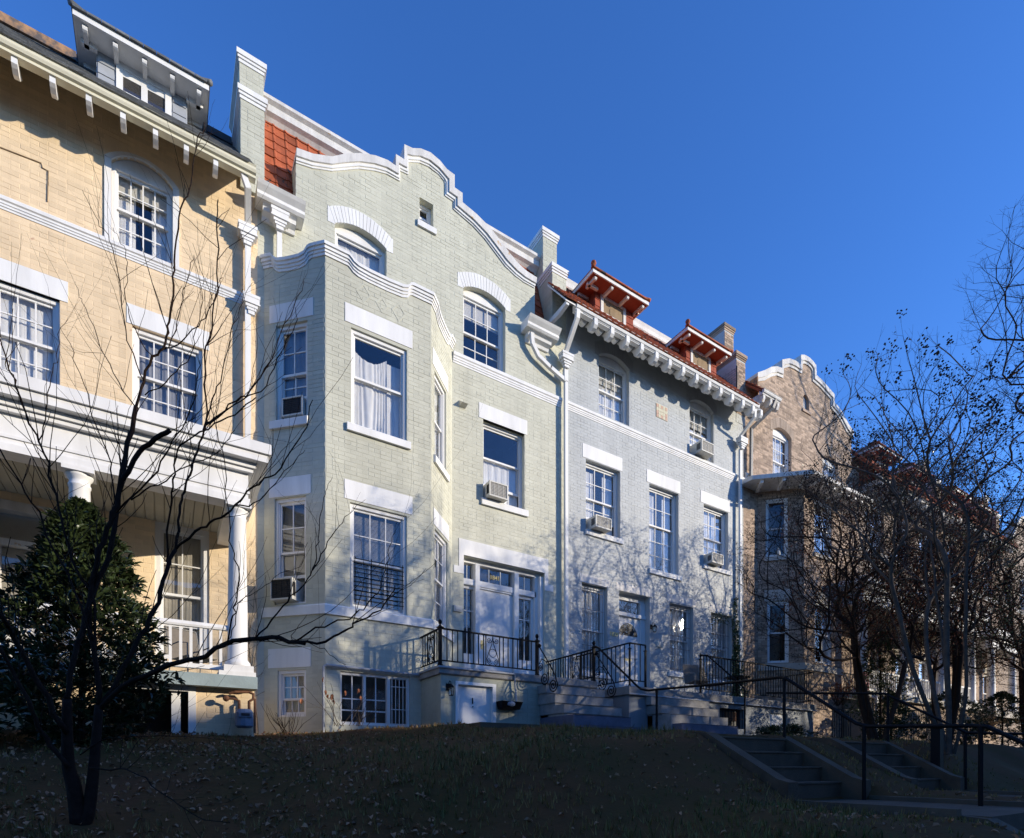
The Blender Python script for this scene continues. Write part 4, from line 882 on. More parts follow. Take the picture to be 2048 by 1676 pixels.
for fr, (a, e), hs in ((BL2, (0, 1.499), [(.27, .99, 7.30, 9.33), (.32, 1.02, 3.57, 5.73)]), (BF, (18.76, 21.2), [(19.38, 20.54, 7.5, 9.42), (19.42, 20.54, 3.62, 5.76)]), (BR, (0, 1.499), [(.3, 1.05, 7.3, 9.33), (.3, 1.05, 3.57, 5.73)])):
    part('bay_wall', 'brown', B, lambda b: wall(b, fr, [(a, .3), (e, .3), (e, 9.62), (a, 9.62)], [rect(*h) for h in hs], .16))
    lay_bricks(B, fr, 'brown', a+.008, e-.008, .8, 9.6, list(hs)+[(a-.1, e+.1, 3.3, 3.54)]+[(h[0]-.1, h[1]+.1, h[3], h[3]+.4) for h in hs if h[3] < 6], None, 60 if fr is not BR else 0, seed=33).build('brickwork', 'brown', B, kind='stuff')
    part('stone_band', 'stone', B, lambda b: b.fb(fr, a-.02, e+.02, 3.31, 3.54, -.02, .05))
    for h in hs:
        window(B, fr, *h, 1, 1, 1, curtain='' if fr is BL2 else 'sides', recess=.04)
        if h[3] < 6: lintel(B, fr, h[0]-.1, h[1]+.1, h[3], h[3]+.4, 'stone')
        else: sill(B, fr, h[0]-.05, h[1]+.05, h[2]-.15, h[2]-.005, 'stone')
rp = [(16.72, 12.0), (16.74, 11.54), (18.12, 10.22), (22.0, 10.22), (23.1, 11.4), (23.1, 12.0)]
def flatpoly(b, poly, z0, z1):
    k = len(poly); b.add([(x, y, z1) for x, y in poly]+[(x, y, z0) for x, y in poly], [tuple(range(k)), tuple(range(2*k-1, k-1, -1))]+[(i, k+i, k+(i+1) % k, (i+1) % k) for i in range(k)])
part('bay_roof', 'whitemix', B, lambda b: (flatpoly(b, rp, 9.60, 9.72), flatpoly(b, [(x, y+.04) for x, y in rp], 9.72, 9.75)))
for i in range(4):
    x = 17.0+.5*i; y = 11.54-(x-16.74)*.955+.12; part('rafter_end', 'white', B, lambda b: b.hexa([(x, y, 9.50), (x+.07, y-.07, 9.50), (x+.55, y+.45, 9.50), (x+.48, y+.52, 9.50), (x, y, 9.60), (x+.07, y-.07, 9.60), (x+.55, y+.45, 9.60), (x+.48, y+.52, 9.60)]))
for i in range(8):
    x = 18.6+.46*i; part('rafter_end', 'white', B, lambda b: b.box(x, x+.09, 10.32, 10.93, 9.50, 9.5995))
fg = thing('figurine', BL2.p(.62, 7.32, .03), 'small pale figurine standing on the sill of the shaded brown bay window', 'figurine')
part('figurine_body', 'ac', fg, lambda b: b.lathe(tuple(BL2.p(.68, 7.301, .03)), [(.05, 0), (.06, .06), (.05, .16), (.025, .2), (.035, .24), (.03, .29), (.005, .31)], 10))

# ------------------------------------------------------------ far houses
def far_house(x0, x1, wm, label, gable=False, dorm=True, eave=11.75):
    H = thing('row_house', ((x0+x1)/2, 12, .8), label, 'house', 'row houses on the terrace')
    w_ = x1-x0; cols = [x0+w_*f for f in (.2, .5, .8)]
    holes = [rect(c-.6, c+.6, z0, z0+2.0) for c in cols for z0 in (6.4, 9.3)]+[rect(c-.6, c+.6, 2.9, 5.0) for c in cols[1:]]
    top = [(x1, eave), (x0, eave)]
    if gable:
        c = (x0+x1)/2; top = [(x1, eave)]+[(c+dx, eave+dz) for dx, dz in ((3.2, .4), (2.4, .9), (1.8, 1.6), (1.2, 2.4), (.6, 2.9), (0, 3.1), (-.6, 2.9), (-1.2, 2.4), (-1.8, 1.6), (-2.4, .9), (-3.2, .4))]+[(x0, eave)]
    part('wall', wm, H, lambda b: wall(b, FM, [(x0, .4), (x1, .4)]+top, holes, .35))
    lay_bricks(H, FM, wm, x0, x1, 2, eave, [(h[0][0], h[1][0], h[0][1], h[2][1]) for h in holes], None, 0, seed=int(x0)).build('brickwork', wm, H, kind='stuff')
    for h in holes: window(H, FM, h[0][0], h[1][0], h[0][1], h[2][1], 1, 1, 1, curtain='white', recess=.12); lintel(H, FM, h[0][0]-.1, h[1][0]+.1, h[2][1]+.005, h[2][1]+.3, 'stone')
    belt(H, FM, x0, x1, 9.0, 9.2, 'whitemix')
    if gable:
        t = top[1:-1]; part('gable_coping', 'whitemix', H, lambda b: b.strip(FM, [(u, z+.1) for u, z in t], [(u, z-.12) for u, z in t], -.4, .09))
    else:
        roof_tiles(H, x0, x1, (11.12, eave+.1), (12.9, eave+2.2), budget=0, tw=.24, ex=.22)
        gutter(H, x0, x1, eave-.06, .80, 'whitemix')
        k = 0; x = x0+.3
        while x < x1: bracket(H, x, 0, .8, eave, eave-.3, .13, 'whitemix'); x += .57
        if dorm:
            for xx in (x0+.7, x0+w_*.5): dormer(H, xx, xx+2.1, 11.55, eave+1.6, xx+.46, xx+1.92, 12.05, eave+1.06, .9, 'shingle', 'tile', 'shingle', 'shingle', 'tile', 4, xx+.7, xx+1.6, eave+1.06, eave+1.58, False, 'white')
    pier(H, x1-.3, x1+.15, 12.0, 13.0, eave-.1, eave+2.2, wm, wm, budget=0); pier(H, x1-.3, x1+.15, 12.5, 13.6, eave+1.8, eave+3.4, wm, wm, budget=0)
    part('flat_roof', 'lead', H, lambda b: b.box(x0, x1, 13.2, 20, eave+2.1, eave+2.2))
far_house(24.6, 32.2, 'tan', 'tan brick row house with red tiled dormers half hidden behind the bare trees')
far_house(32.2, 39.8, 'brown', 'darker brick row house with red tiled roof, fourth beyond the brown bay', eave=11.9)
far_house(39.8, 47.6, 'tan', 'distant tan brick row house with rounded white gable at the far right edge', gable=True)
far_house(47.6, 55.4, 'brown', 'last distant brick row house at the right end of the terrace')
P2 = thing('porch', (26, 10.4, .8), 'white columned porch joined to the brown house, seen between the bare trees', 'porch')
part('frieze', 'white', P2, lambda b: (b.box(21.25, 31.6, 10.22, 10.5, 5.86, 6.35), b.box(21.25, 21.5, 10.5, 11.98, 5.86, 6.35)))
part('cornice', 'white', P2, lambda b: (b.box(20.95, 31.9, 9.95, 11.98, 6.52, 6.72), b.box(21.1, 31.8, 10.08, 11.98, 6.351, 6.5195)))
part('ceiling', 'water', P2, lambda b: b.box(21.5, 31.6, 10.5, 11.99, 6.0, 6.05))
part('deck', 'stone', P2, lambda b: b.box(21.25, 31.6, 10.1, 11.99, 2.45, 2.68)); part('basement_wall', 'brown', P2, lambda b: b.box(21.45, 31.5, 10.3, 11.9, .4, 2.45))
for cx in (21.6, 24.7, 28.1, 31.3): column(P2, cx, 10.4, 2.74, 5.86, .16); part('plinth', 'white', P2, lambda b: b.box(cx-.28, cx+.28, 10.12, 10.68, 2.68, 2.74))
f2 = Fr(0, 10.4)
part('top_rail', 'white', P2, lambda b: b.box(21.8, 31.3, 10.36, 10.44, 3.45, 3.52))
for i in range(60): ibox('baluster', 'white', f2, 21.9+i*.155, 21.94+i*.155, 2.74, 3.45, -.02, .02, P2)
P3 = thing('porch', (36, 10, .8), 'far white columned porch beyond the tree trunks at the right edge', 'porch')
part('frieze', 'white', P3, lambda b: b.box(33.2, 39.6, 10.22, 10.5, 5.6, 6.1)); part('cornice', 'white', P3, lambda b: b.box(33.0, 39.8, 10.0, 11.98, 6.1, 6.4)); part('deck', 'stone', P3, lambda b: b.box(33.2, 39.6, 10.1, 11.99, 2.3, 2.6))
for cx in (33.6, 36.3, 39.2): column(P3, cx, 10.4, 2.6, 5.6, .17)
downspout(B, [(21.6, 10.2, 2.5), (21.75, 10.0, 2.45), (21.75, 10.0, .9)], .05, 'white')

# ------------------------------------------------------------ stoops
def spiral(c, R, turns, ax, up, start=0., s=1, k=26, r0=.15):
    ax = Vector(ax); up = Vector(up); c = Vector(c)
    return [c+ax*(cos(start+s*2*pi*turns*i/k)*R*(1-(1-r0)*i/k))+up*(sin(start+s*2*pi*turns*i/k)*R*(1-(1-r0)*i/k)) for i in range(k+1)]
def newel(owner, x, y, z0, z1, r=.03):
    b = MB(); b.box(x-r, x+r, y-r, y+r, z0, z1-.16); b.box(x-r*1.9, x+r*1.9, y-r*1.9, y+r*1.9, z1-.17, z1-.155)
    b.lathe((x, y, z1-.155), [(r*1.7, 0), (r*.9, .03), (r*.5, .05), (r*.9, .06), (r*1.25, .09), (r*1.25, .115), (r*.8, .14), (.004, .155)], 12)
    b.lathe((x, y, z0), [(r*1.8, 0), (r*1.8, .02), (r*1.3, .03)], 8)
    return b.build('newel_post', 'iron', owner)
_bal = {}
def railing(owner, A, Bp, zb, zt, sp=.115, panel=None, name='railing', r=.0085):
    A = Vector((*A, 0)); Bp = Vector((*Bp, 0)); d = (Bp-A); L = d.length; d.normalize(); up = Vector((0, 0, 1))
    b = MB(); nrm = d.cross(up)
    for z, h, w_ in ((zb, .012, .012), (zt, .014, .020)):
        P = [A+nrm*w_+up*(z-h), Bp+nrm*w_+up*(z-h), Bp-nrm*w_+up*(z-h), A-nrm*w_+up*(z-h)]
        b.hexa(P+[p+up*2*h for p in P])
    R = b.build(name, 'iron', owner)
    n = int(L/sp); ang = atan2(d.y, d.x)
    pc = None
    if panel: pc = (panel-.17, panel+.17)
    for i in range(1, n):
        s = L*i/n
        if pc and pc[0] < s < pc[1]: continue
        key = round(zt-zb, 3)
        if key not in _bal: _bal[key] = MB().box(-r, r, -r, r, 0, zt-zb).mesh('baluster', 'iron')
        inst('baluster', _bal[key], Matrix.Translation(A+d*s+up*zb) @ Matrix.Rotation(ang, 4, 'Z'), R)
    if pc:
        c = A+d*panel; b = MB(); h = zt-zb
        for s in (-1, 1):
            b.box(*(lambda q: (q.x-r, q.x+r, q.y-r, q.y+r, zb, zt))(c+d*.165*s))
            b.tube([c+up*(zt-.02)+d*.0, c+up*(zb+h*.72)+d*.02*s, c+up*(zb+h*.45)+d*.09*s, c+up*(zb+h*.22)+d*.14*s, c+up*(zb+h*.10)+d*.13*s, c+up*(zb+h*.03)+d*.07*s, c+up*(zb+h*.08)+d*.025*s], .008, 6)
            b.tube(spiral(c+d*.075*s+up*(zb+h*.16), .05, 1.4, d*s, up, pi*.5, -1), .007, 6)
            b.tube(spiral(c+d*.085*s+up*(zb+h*.83), .06, 1.5, d*s, up, pi, 1), .008, 6)
        b.tube([c+d*(.085*cos(a*pi/10))+up*(zb+h*.42+.085*sin(a*pi/10)) for a in range(21)], .007, 6)
        b.build('scroll_panel', 'iron', R)
    return R
S1 = thing('stoop', (7, 11, .7), 'stoop of the green house with dark slab, concrete steps and scrolled black iron railings', 'stoop')
part('landing_slab', 'step', S1, lambda b: b.prism(Fr(0, 0), [(-11.99, 1.80), (-10.02, 1.80), (-10.0, 1.82), (-10.0, 1.955), (-10.015, 1.97), (-11.99, 1.97)], 4.56, 8.62))
part('slab_moulding', 'slatewall', S1, lambda b: (b.tube([(4.54, 11.0, 1.93), (4.54, 9.98, 1.93), (6.30, 9.98, 1.93), (6.32, 9.98, 1.60)], .022, 7)))
SF = Fr(0, 10.05)
so = [(4.62, .3), (8.6, .3), (8.6, 1.80), (4.62, 1.80)]
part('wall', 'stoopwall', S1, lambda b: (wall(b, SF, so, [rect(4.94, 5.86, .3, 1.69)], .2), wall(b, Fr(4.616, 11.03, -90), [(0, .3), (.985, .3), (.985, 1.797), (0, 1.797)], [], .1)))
lay_bricks(S1, SF, 'stoopwall', 4.63, 6.95, .55, 1.79, [(4.90, 5.92, .3, 1.74)], None, 90, seed=41).build('brickwork', 'stoopwall', S1, kind='stuff')
lay_bricks(S1, Fr(4.616, 11.03, -90), 'stoopwall', 0, .98, .55, 1.79, [], None, 0, seed=42).build('brickwork', 'stoopwall', S1, kind='stuff')
bd = part('basement_door', 'white', S1, lambda b: b.fb(SF, 5.0, 5.80, .4, 1.63, -.12, -.08)); part('door_frame', 'white', S1, lambda b: (b.fb(SF, 4.94, 5.0, .4, 1.69, -.14, .012), b.fb(SF, 5.80, 5.88, .4, 1.69, -.14, .012), b.fb(SF, 5.0, 5.80, 1.63, 1.69, -.14, .011)))
part('door_handle', 'iron', bd, lambda b: (b.fb(SF, 5.36, 5.375, 1.26, 1.38, -.08, -.06), b.ball(SF.p(5.368, 1.2, -.06), .014)))
part('ground_slab', 'path', S1, lambda b: b.box(4.5, 9.6, 8.2, 10.04, .45, .725))
for k in range(6):
    y = 10-.28*(k+1); z = 1.97-.235*(k+1); xl = 6.94+.025*k
    part('step', 'step' if k < 3 else 'stepshade', S1, lambda b: (b.prism(Fr(0, 0), [(-10.05, z-.18 if k < 3 else .42), (-y, z-.18 if k < 3 else .42), (-y, z-.012), (-y+.01, z), (-10.05, z)], xl, 8.60), b.box(xl+.03, 8.59-.003*k, y+.03, 10.04-.002*k, z-.30, z-.1805)))
part('stair_side', 'stoopwall', S1, lambda b: [b.box(7.02+.02*k, 8.565-.004*k, 10-.28*(k+1)+.04, 10.04, .5, 1.97-.235*(k+1)-.19) for k in range(6)])
newel(S1, 4.60, 10.04, 1.97, 2.88); newel(S1, 6.92, 10.04, 1.97, 2.88); newel(S1, 8.54, 10.04, 1.97, 2.92)
railing(S1, (4.63, 10.04), (6.89, 10.04), 2.07, 2.70, .115, 1.17); railing(S1, (4.60, 10.07), (4.60, 11.02), 2.07, 2.70, .115, .42); railing(S1, (8.54, 10.07), (8.54, 11.96), 2.07, 2.72, .10, .62)
for X in (6.92, 8.54):
    b = MB(); ax = Vector((0, -1, 0)); up = Vector((0, 0, 1)); o = Vector((X, 10.0, 0))
    pth = [(0.02, 2.62), (.12, 2.50), (.26, 2.34), (.42, 2.15), (.55, 1.99), (.64, 1.86), (.68, 1.74)]
    b.tube([o+ax*n+up*z for n, z in pth], .014, 7)
    b.tube(spiral(o+ax*.56+up*1.68, .155, 2.2, ax, up, .35, -1, 40, .08), .013, 6)
    b.tube(spiral(o+ax*.25+up*1.86, .155, 2.2, ax, up, .8, -1, 40, .08), .012, 6)
    b.tube([o+ax*(.25+.13)+up*1.95, o+ax*.40+up*2.08, o+ax*.30+up*2.22, o+ax*.14+up*2.30, o+ax*.05+up*2.2], .010, 6)
    b.tube(spiral(o+ax*.10+up*2.12, .085, 1.8, ax, up, 1.2, -1, 30, .1), .010, 6); b.ball(o+ax*.05+up*2.60, .045, 8, 6)
    b.build('scroll_handrail', 'iron', S1)
part('sub_gutter', 'slatewall', S1, lambda b: b.tube([(6.33, 9.98, 1.6), (6.33, 9.95, 1.25)], .02, 6))
def lantern(owner, fr, u, z, name='wall_lantern'):
    b = MB(); b.fb(fr, u-.05, u+.05, z-.02, z+.12, 0, .015)
    b.tube([fr.p(u, z+.08, .01), fr.p(u, z+.17, .06), fr.p(u, z+.15, .12), fr.p(u, z+.06, .14)], .008, 6)
    c = fr.p(u, z-.13, .14)
    b.lathe(tuple(c), [(.05, 0), (.052, .01), (.045, .012)], 6); b.lathe(tuple(c+Vector((0, 0, .155))), [(.072, 0), (.07, .012), (.03, .055), (.008, .075)], 6)
    for k in range(6): a = pi*k/3; b.tube([c+Vector((.048*cos(a), .048*sin(a), .01)), c+Vector((.066*cos(a), .066*sin(a), .155))], .004, 4)
    o = b.build(name, 'iron', owner)
    part('lantern_glass', 'glass', o, lambda q: q.lathe(tuple(c+Vector((0, 0, .012))), [(.044, 0), (.061, .142)], 6))
lantern(S1, SF, 4.78, 1.50); lantern(Gr, FM, 12.46, 4.12)
fbx = thing('flower_box', (6.1, 9.98, 1.17), 'black flower box hung under the green stoop beside the white basement door', 'flower box')
part('trough', 'iron', fbx, lambda b: (b.hexa([(5.92, 9.86, 1.17), (6.36, 9.86, 1.17), (6.36, 10.04, 1.17), (5.92, 10.04, 1.17), (5.88, 9.80, 1.33), (6.40, 9.80, 1.33), (6.40, 10.04, 1.33), (5.88, 10.04, 1.33)])))
part('holder', 'meter', fbx, lambda b: b.ball((6.12, 9.83, 1.28), .09, 10, 6, (1.2, .5, .7)))

S2 = thing('stoop', (13, 11, .7), 'wide stoop of the grey house with blue shaded steps and thin black railings', 'stoop')
part('landing_slab', 'step', S2, lambda b: b.prism(Fr(0, 0), [(-11.99, 1.72), (-9.88, 1.72), (-9.86, 1.74), (-9.86, 1.905), (-9.875, 1.92), (-11.99, 1.92)], 9.50, 17.6))
so2 = Fr(0, 9.93)
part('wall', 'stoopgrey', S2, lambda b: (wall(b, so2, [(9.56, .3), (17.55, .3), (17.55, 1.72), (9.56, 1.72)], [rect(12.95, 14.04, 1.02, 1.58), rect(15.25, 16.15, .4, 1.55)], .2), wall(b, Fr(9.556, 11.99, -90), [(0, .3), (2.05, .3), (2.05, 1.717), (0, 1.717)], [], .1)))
lay_bricks(S2, so2, 'stoopgrey', 12.3, 17.5, .6, 1.71, [(12.95, 14.04, 1.02, 1.58), (15.25, 16.15, .4, 1.6)], None, 60, seed=44).build('brickwork', 'stoopgrey', S2, kind='stuff')
part('basement_door', 'white', S2, lambda b: (b.fb(so2, 15.25, 16.15, .4, 1.55, -.12, -.06), b.fb(so2, 15.30, 15.38, .5, 1.5, -.06, -.03)))
part('basement_window', 'acdark', S2, lambda b: b.fb(so2, 12.95, 14.04, 1.02, 1.58, -.18, -.15)); bars(S2, so2, 13.0, 14.0, 1.03, 1.57, 9, [1.3], -.04)
part('window_screen', 'pipe_rust', S2, lambda b: b.fb(so2, 13.35, 13.85, 1.25, 1.5, -.14, -.13))
for k in range(5):
    y = 9.86-.28*(k+.5); z = 1.92-.235*(k+1); xl = 10.1+.04*k
    part('step', 'step' if k < 3 else 'stepshade', S2, lambda b: b.prism(Fr(0, 0), [(-9.92, z-.2 if k < 2 else .42), (-y, z-.2 if k < 2 else .42), (-y, z-.012), (-y+.01, z), (-9.92, z)], xl, 12.25+.01*k))
part('stair_side', 'stoopgrey', S2, lambda b: [b.box(10.18+.03*k, 12.21-.004*k, 9.86-.28*(k+.5)+.04, 9.92, .5, 1.92-.235*(k+1)-.21) for k in range(5)])
newel(S2, 9.55, 9.90, 1.92, 2.98, .018); newel(S2, 10.08, 9.90, 1.92, 2.98, .02)
railing(S2, (9.55, 9.90), (10.08, 9.90), 2.06, 2.96, .14); railing(S2, (9.55, 9.92), (9.55, 11.96), 2.06, 2.96, .15)
newel(S2, 12.12, 9.90, 1.92, 2.98, .02); railing(S2, (12.12, 9.90), (17.5, 9.90), 2.04, 2.94, .125); railing(S2, (17.5, 9.9), (17.5, 11.0), 2.04, 2.94, .125)
part('handrail', 'iron', S2, lambda b: b.tube([(12.12, 9.88, 2.92), (12.14, 9.7, 2.90), (12.2, 8.7, 1.98), (12.2, 8.62, 1.85), (12.2, 8.62, .75)], .022, 8))
part('moulding', 'slatewall', S2, lambda b: b.tube([(9.48, 9.84, 1.72), (17.6, 9.84, 1.72)], .018, 6))

# black pipe handrail along the path
H = thing('handrail', (8, 6, .4), 'long black pipe handrail running from the green stoop down the garden steps', 'handrail')
hp = [(8.54, 10.0, 2.78), (8.55, 9.88, 2.72), (8.60, 8.72, 1.72), (8.60, 8.58, 1.62), (8.60, 8.35, 1.56), (8.56, 8.07, 1.55), (8.2, 6.4, 1.42), (7.80, 4.9, 1.31), (7.76, 4.80, 1.28), (7.72, 3.80, .55), (7.72, 3.66, .50), (7.66, 2.55, .44), (7.64, 2.40, .42), (7.6, .5, -.75)]
part('rail', 'iron', H, lambda b: b.tube(hp, .024, 10), )
for (x, y, z0, z1) in ((8.57, 8.1, .5, 1.55), (7.77, 4.83, .2, 1.30), (7.72, 3.70, -.6, .51), (7.65, 2.46, -.65, .43), (7.6, .7, -1.7, -.62)):
    part('post', 'iron', H, lambda b: (b.tube([(x, y, z0), (x, y, z1)], .024, 8), b.tube([(x, y, z1-.06), (x, y, z1+.0)], .030, 8)))
H2 = thing('handrail', (11, 4.6, .3), 'black handrail beside the further garden steps on the right', 'handrail')
part('rail', 'iron', H2, lambda b: b.tube([(10.95, 7.2, 1.55), (10.95, 4.9, 1.28), (10.95, 3.7, .52), (10.9, 2.4, .42)], .022, 8))
for (x, y, z0, z1) in ((10.95, 4.85, .2, 1.27), (10.95, 3.72, -.6, .52), (10.9, 2.45, -.7, .42)): part('post', 'iron', H2, lambda b: b.tube([(x, y, z0), (x, y, z1)], .024, 8))
PB = thing('post', (11.2, 4.15, -.1), 'thick black post standing right of the further garden steps', 'post')
part('shaft', 'iron', PB, lambda b: (b.box(11.05, 11.19, 4.1, 4.24, -.4, .62), b.box(11.03, 11.21, 4.08, 4.26, .62, .66)))

# gas meter
gm = thing('gas_meter', (1.02, 9.6, .6), 'blue grey gas meter with rusty pipes in front of the yellow basement wall', 'gas meter')
part('meter_body', 'meter', gm, lambda b: (b.lathe((1.05, 9.58, .58), [(.10, 0), (.13, .03), (.13, .24), (.10, .29)], 12), b.box(.96, 1.14, 9.44, 9.50, .74, .82)))
part('dial', 'acdark', gm, lambda b: b.box(.99, 1.11, 9.43, 9.44, .76, .80))
part('pipes', 'pipe_rust', gm, lambda b: (b.tube([(1.12, 9.6, .85), (1.12, 9.6, 1.0), (1.18, 9.6, 1.04), (1.18, 9.6, 1.12), (1.12, 9.62, 1.15), (.92, 9.64, 1.14), (.86, 9.66, 1.12), (.86, 9.72, 1.12)], .022, 8), b.tube([(.98, 9.6, .85), (.98, 9.6, 1.0), (.9, 9.6, 1.03), (.82, 9.62, 1.03)], .02, 8), b.ball((.80, 9.62, 1.03), .05), b.tube([(1.2, 9.6, .5), (1.2, 9.6, 1.05)], .018, 7)))

# chairs
def chair(name, x, y, z, rz, label, m='chairfab', fm='acgrille'):
    c = thing(name, (x, y, z), label, 'chair')
    R = Matrix.Translation((x, y, z)) @ Matrix.Rotation(rz, 4, 'Z'); T = lambda p: tuple(R @ Vector(p))
    def tb(b, pts, r=.012): b.tube([T(p) for p in pts], r, 6)
    b = MB(); P = [(-.25, -.24, .42), (.25, -.24, .42), (.25, .24, .39), (-.25, .24, .39)]; b.add([T(p) for p in P]+[T((p[0], p[1], p[2]+.012)) for p in P], [(0, 3, 2, 1), (4, 5, 6, 7), (0, 1, 5, 4), (1, 2, 6, 5), (2, 3, 7, 6), (3, 0, 4, 7)]); b.build('seat', m, c)
    b = MB(); P = [(-.25, .24, .40), (.25, .24, .40), (.25, .38, .95), (-.25, .38, .95)]; b.add([T(p) for p in P]+[T((p[0], p[1]+.012, p[2])) for p in P], [(0, 3, 2, 1), (4, 5, 6, 7), (0, 1, 5, 4), (1, 2, 6, 5), (2, 3, 7, 6), (3, 0, 4, 7)]); b.build('backrest', m, c)
    for s in (-1, 1):
        b = MB(); tb(b, [(s*.27, -.28, 0), (s*.27, -.26, .62), (s*.27, .0, .66), (s*.27, .30, .62)]); b.build('arm_frame', fm, c)
        b = MB(); tb(b, [(s*.27, .30, 0), (s*.26, .24, .40), (s*.26, .39, .97)]); b.build('leg', fm, c)
    b = MB(); tb(b, [(-.26, .39, .97), (.26, .39, .97)]); b.build('frame_top', fm, c)
chair('porch_chair', .42, 10.9, 1.39, .5, 'brown mesh patio chair on the yellow porch behind the white balusters')
chair('patio_chair', 12.75, 10.5, 1.92, -.3, 'tan mesh patio chair on the grey stoop, the left of two behind the rail'); chair('patio_chair', 13.55, 10.6, 1.92, .3, 'tan mesh patio chair on the grey stoop, the right of two behind the rail')
for o in bpy.data.objects:
    if o.name.startswith('patio_chair'): o['group'] = 'patio chairs on the grey stoop'
tb = thing('patio_table', (14.5, 10.5, 1.92), 'round dark metal patio table on the grey stoop', 'table')
part('table_top', 'iron', tb, lambda b: b.lathe((14.5, 10.5, 2.6), [(.38, 0), (.38, .02)], 20)); part('pedestal', 'iron', tb, lambda b: (b.tube([(14.5, 10.5, 1.92), (14.5, 10.5, 2.6)], .02), b.tube([(14.25, 10.5, 1.93), (14.75, 10.5, 1.93)], .015)))
rd = thing('red_cloth', (21.1, 10.0, 2.6), 'red cloth hanging over the dark railing beside the brown house porch', 'cloth')
part('cloth_upper', 'red', rd, lambda b: b.box(21.0, 21.3, 10.05, 10.09, 2.98, 3.3)); part('cloth_lower', 'red', rd, lambda b: b.box(20.98, 21.28, 10.03, 10.08, 2.66, 2.93))
br = thing('railing', (20.4, 10.6, 2.4), 'short dark iron railing at the foot of the brown porch', 'railing')
railing(br, (19.6, 10.1), (21.2, 10.1), 2.3, 3.15, .13, name='rail'); railing(br, (22.2, 9.4), (25.5, 9.4), .9, 2.0, .13, name='rail')
pg = thing('fence', (18.6, 9.7, .8), 'dark iron basement fence beside the grey stoop under the brown bay', 'fence')
railing(pg, (17.9, 9.6), (19.3, 9.6), .9, 1.8, .13, name='rail')

ac_unit(FL, .43, .88, 6.86, 7.22, .04, 'rusty grilled air conditioner in the upper window of the bay’s shaded left face', 'dark')
ac_unit(FL, .27, .75, 3.22, 3.63, .18, 'white cased air conditioner with black grille low on the bay’s shaded left face', 'dark')
ac_unit(FM, 6.72, 7.24, 6.60, 6.96, .22, 'air conditioner with coiled grille in the green house window above the entrance')
ac_unit(FM, 14.40, 14.98, 9.97, 10.31, .30, 'air conditioner jutting from the top floor window under the grey eaves')
ac_unit(FM, 10.05, 10.62, 6.575, 6.90, .28, 'air conditioner in the grey house’s middle floor window nearest the downspout')
ac_unit(FM, 14.95, 15.50, 6.55, 6.87, .26, 'ribbed air conditioner in the grey house’s right middle floor window')

# ------------------------------------------------------------ street side behind the camera (casts the low evening shade)
def street_row():
    r = random.Random(11); x = -34; i = 0
    kinds = ['red brick', 'buff', 'grey', 'cream', 'brown', 'white']
    while x < 118:
        w_ = 7.6; mm = ['brown', 'tan', 'grey', 'cream', 'brown', 'green'][i % 6]
        H = thing('street_house', (x+w_/2, -24, -1.5), 'three storey row house across the street behind the viewer, seen only in reflections', 'house', 'houses across the street')
        h = 13.6+r.uniform(-.25, .25)
        fr = Fr(x+w_, -23, 180)
        holes = [rect(c-.55, c+.55, z, z+1.9) for c in (1.5, 3.8, 6.1) for z in (1.2, 4.6, 8.0)]
        part('wall', mm, H, lambda b: wall(b, fr, [(0, -2), (w_-.01, -2), (w_-.01, h-1.6), (0, h-1.6)], holes, .3))
        part('body', mm, H, lambda b: b.box(x+.02, x+w_-.02, -31, -23.4, -2, h-1.6))
        part('roof', 'slate', H, lambda b: b.hexa([(x, -31, h-1.6), (x+w_-.01, -31, h-1.6), (x+w_-.01, -22.6, h-1.6), (x, -22.6, h-1.6), (x, -29, h), (x+w_-.01, -29, h), (x+w_-.01, -25, h), (x, -25, h)]))
        for q in holes: part('window', 'white', H, lambda b: (b.fb(fr, q[0][0], q[1][0], q[0][1], q[2][1], -.3, -.28), b.fb(fr, q[0][0]-.08, q[0][0], q[0][1], q[2][1], -.1, .03), b.fb(fr, q[1][0], q[1][0]+.08, q[0][1], q[2][1], -.1, .03)))
        if i % 2: part('chimney', 'brown', H, lambda b: b.box(x+.2, x+1.2, -28, -27, h-.5, h+1.2))
        x += w_; i += 1
street_row()

# ------------------------------------------------------------ trees
def twigs(b, r, p, d, L, rad, depth, spread=.6, up=.15, seg=4, kids=(2, 3), tips=None, wob=.25, taper=.62):
    """recursive branching, each shoot a tapered tube"""
    pts = [p.copy()]; q = p.copy(); dd = d.normalized(); n = 4
    for i in range(n):
        dd = (dd+Vector((r.gauss(0, wob), r.gauss(0, wob), r.gauss(0, wob)))*.45+Vector((0, 0, up*.35))).normalized()
        q = q+dd*(L/n); pts.append(q.copy())
    b.tube(pts, rad, seg if rad > .006 else 3, rad*taper, cap=False)
    if depth <= 0:
        if tips is not None: tips.append((q.copy(), dd.copy()))
        return
    k = r.randint(*kids)
    for i in range(k):
        t = r.uniform(.35, 1) if i else 1.0; idx = t*n; j = min(int(idx), n-1); base = pts[j].lerp(pts[j+1], idx-j)
        ax = Vector((r.gauss(0, 1), r.gauss(0, 1), r.gauss(0, 1))).normalized()
        nd = (dd+ax*spread*(r.uniform(.6, 1.3) if i else .5)+Vector((0, 0, up))).normalized()
        twigs(b, r, base, nd, L*r.uniform(.62, .85), rad*taper*(1 if i == 0 else .8), depth-1, spread, up, seg, kids, tips, wob, taper)
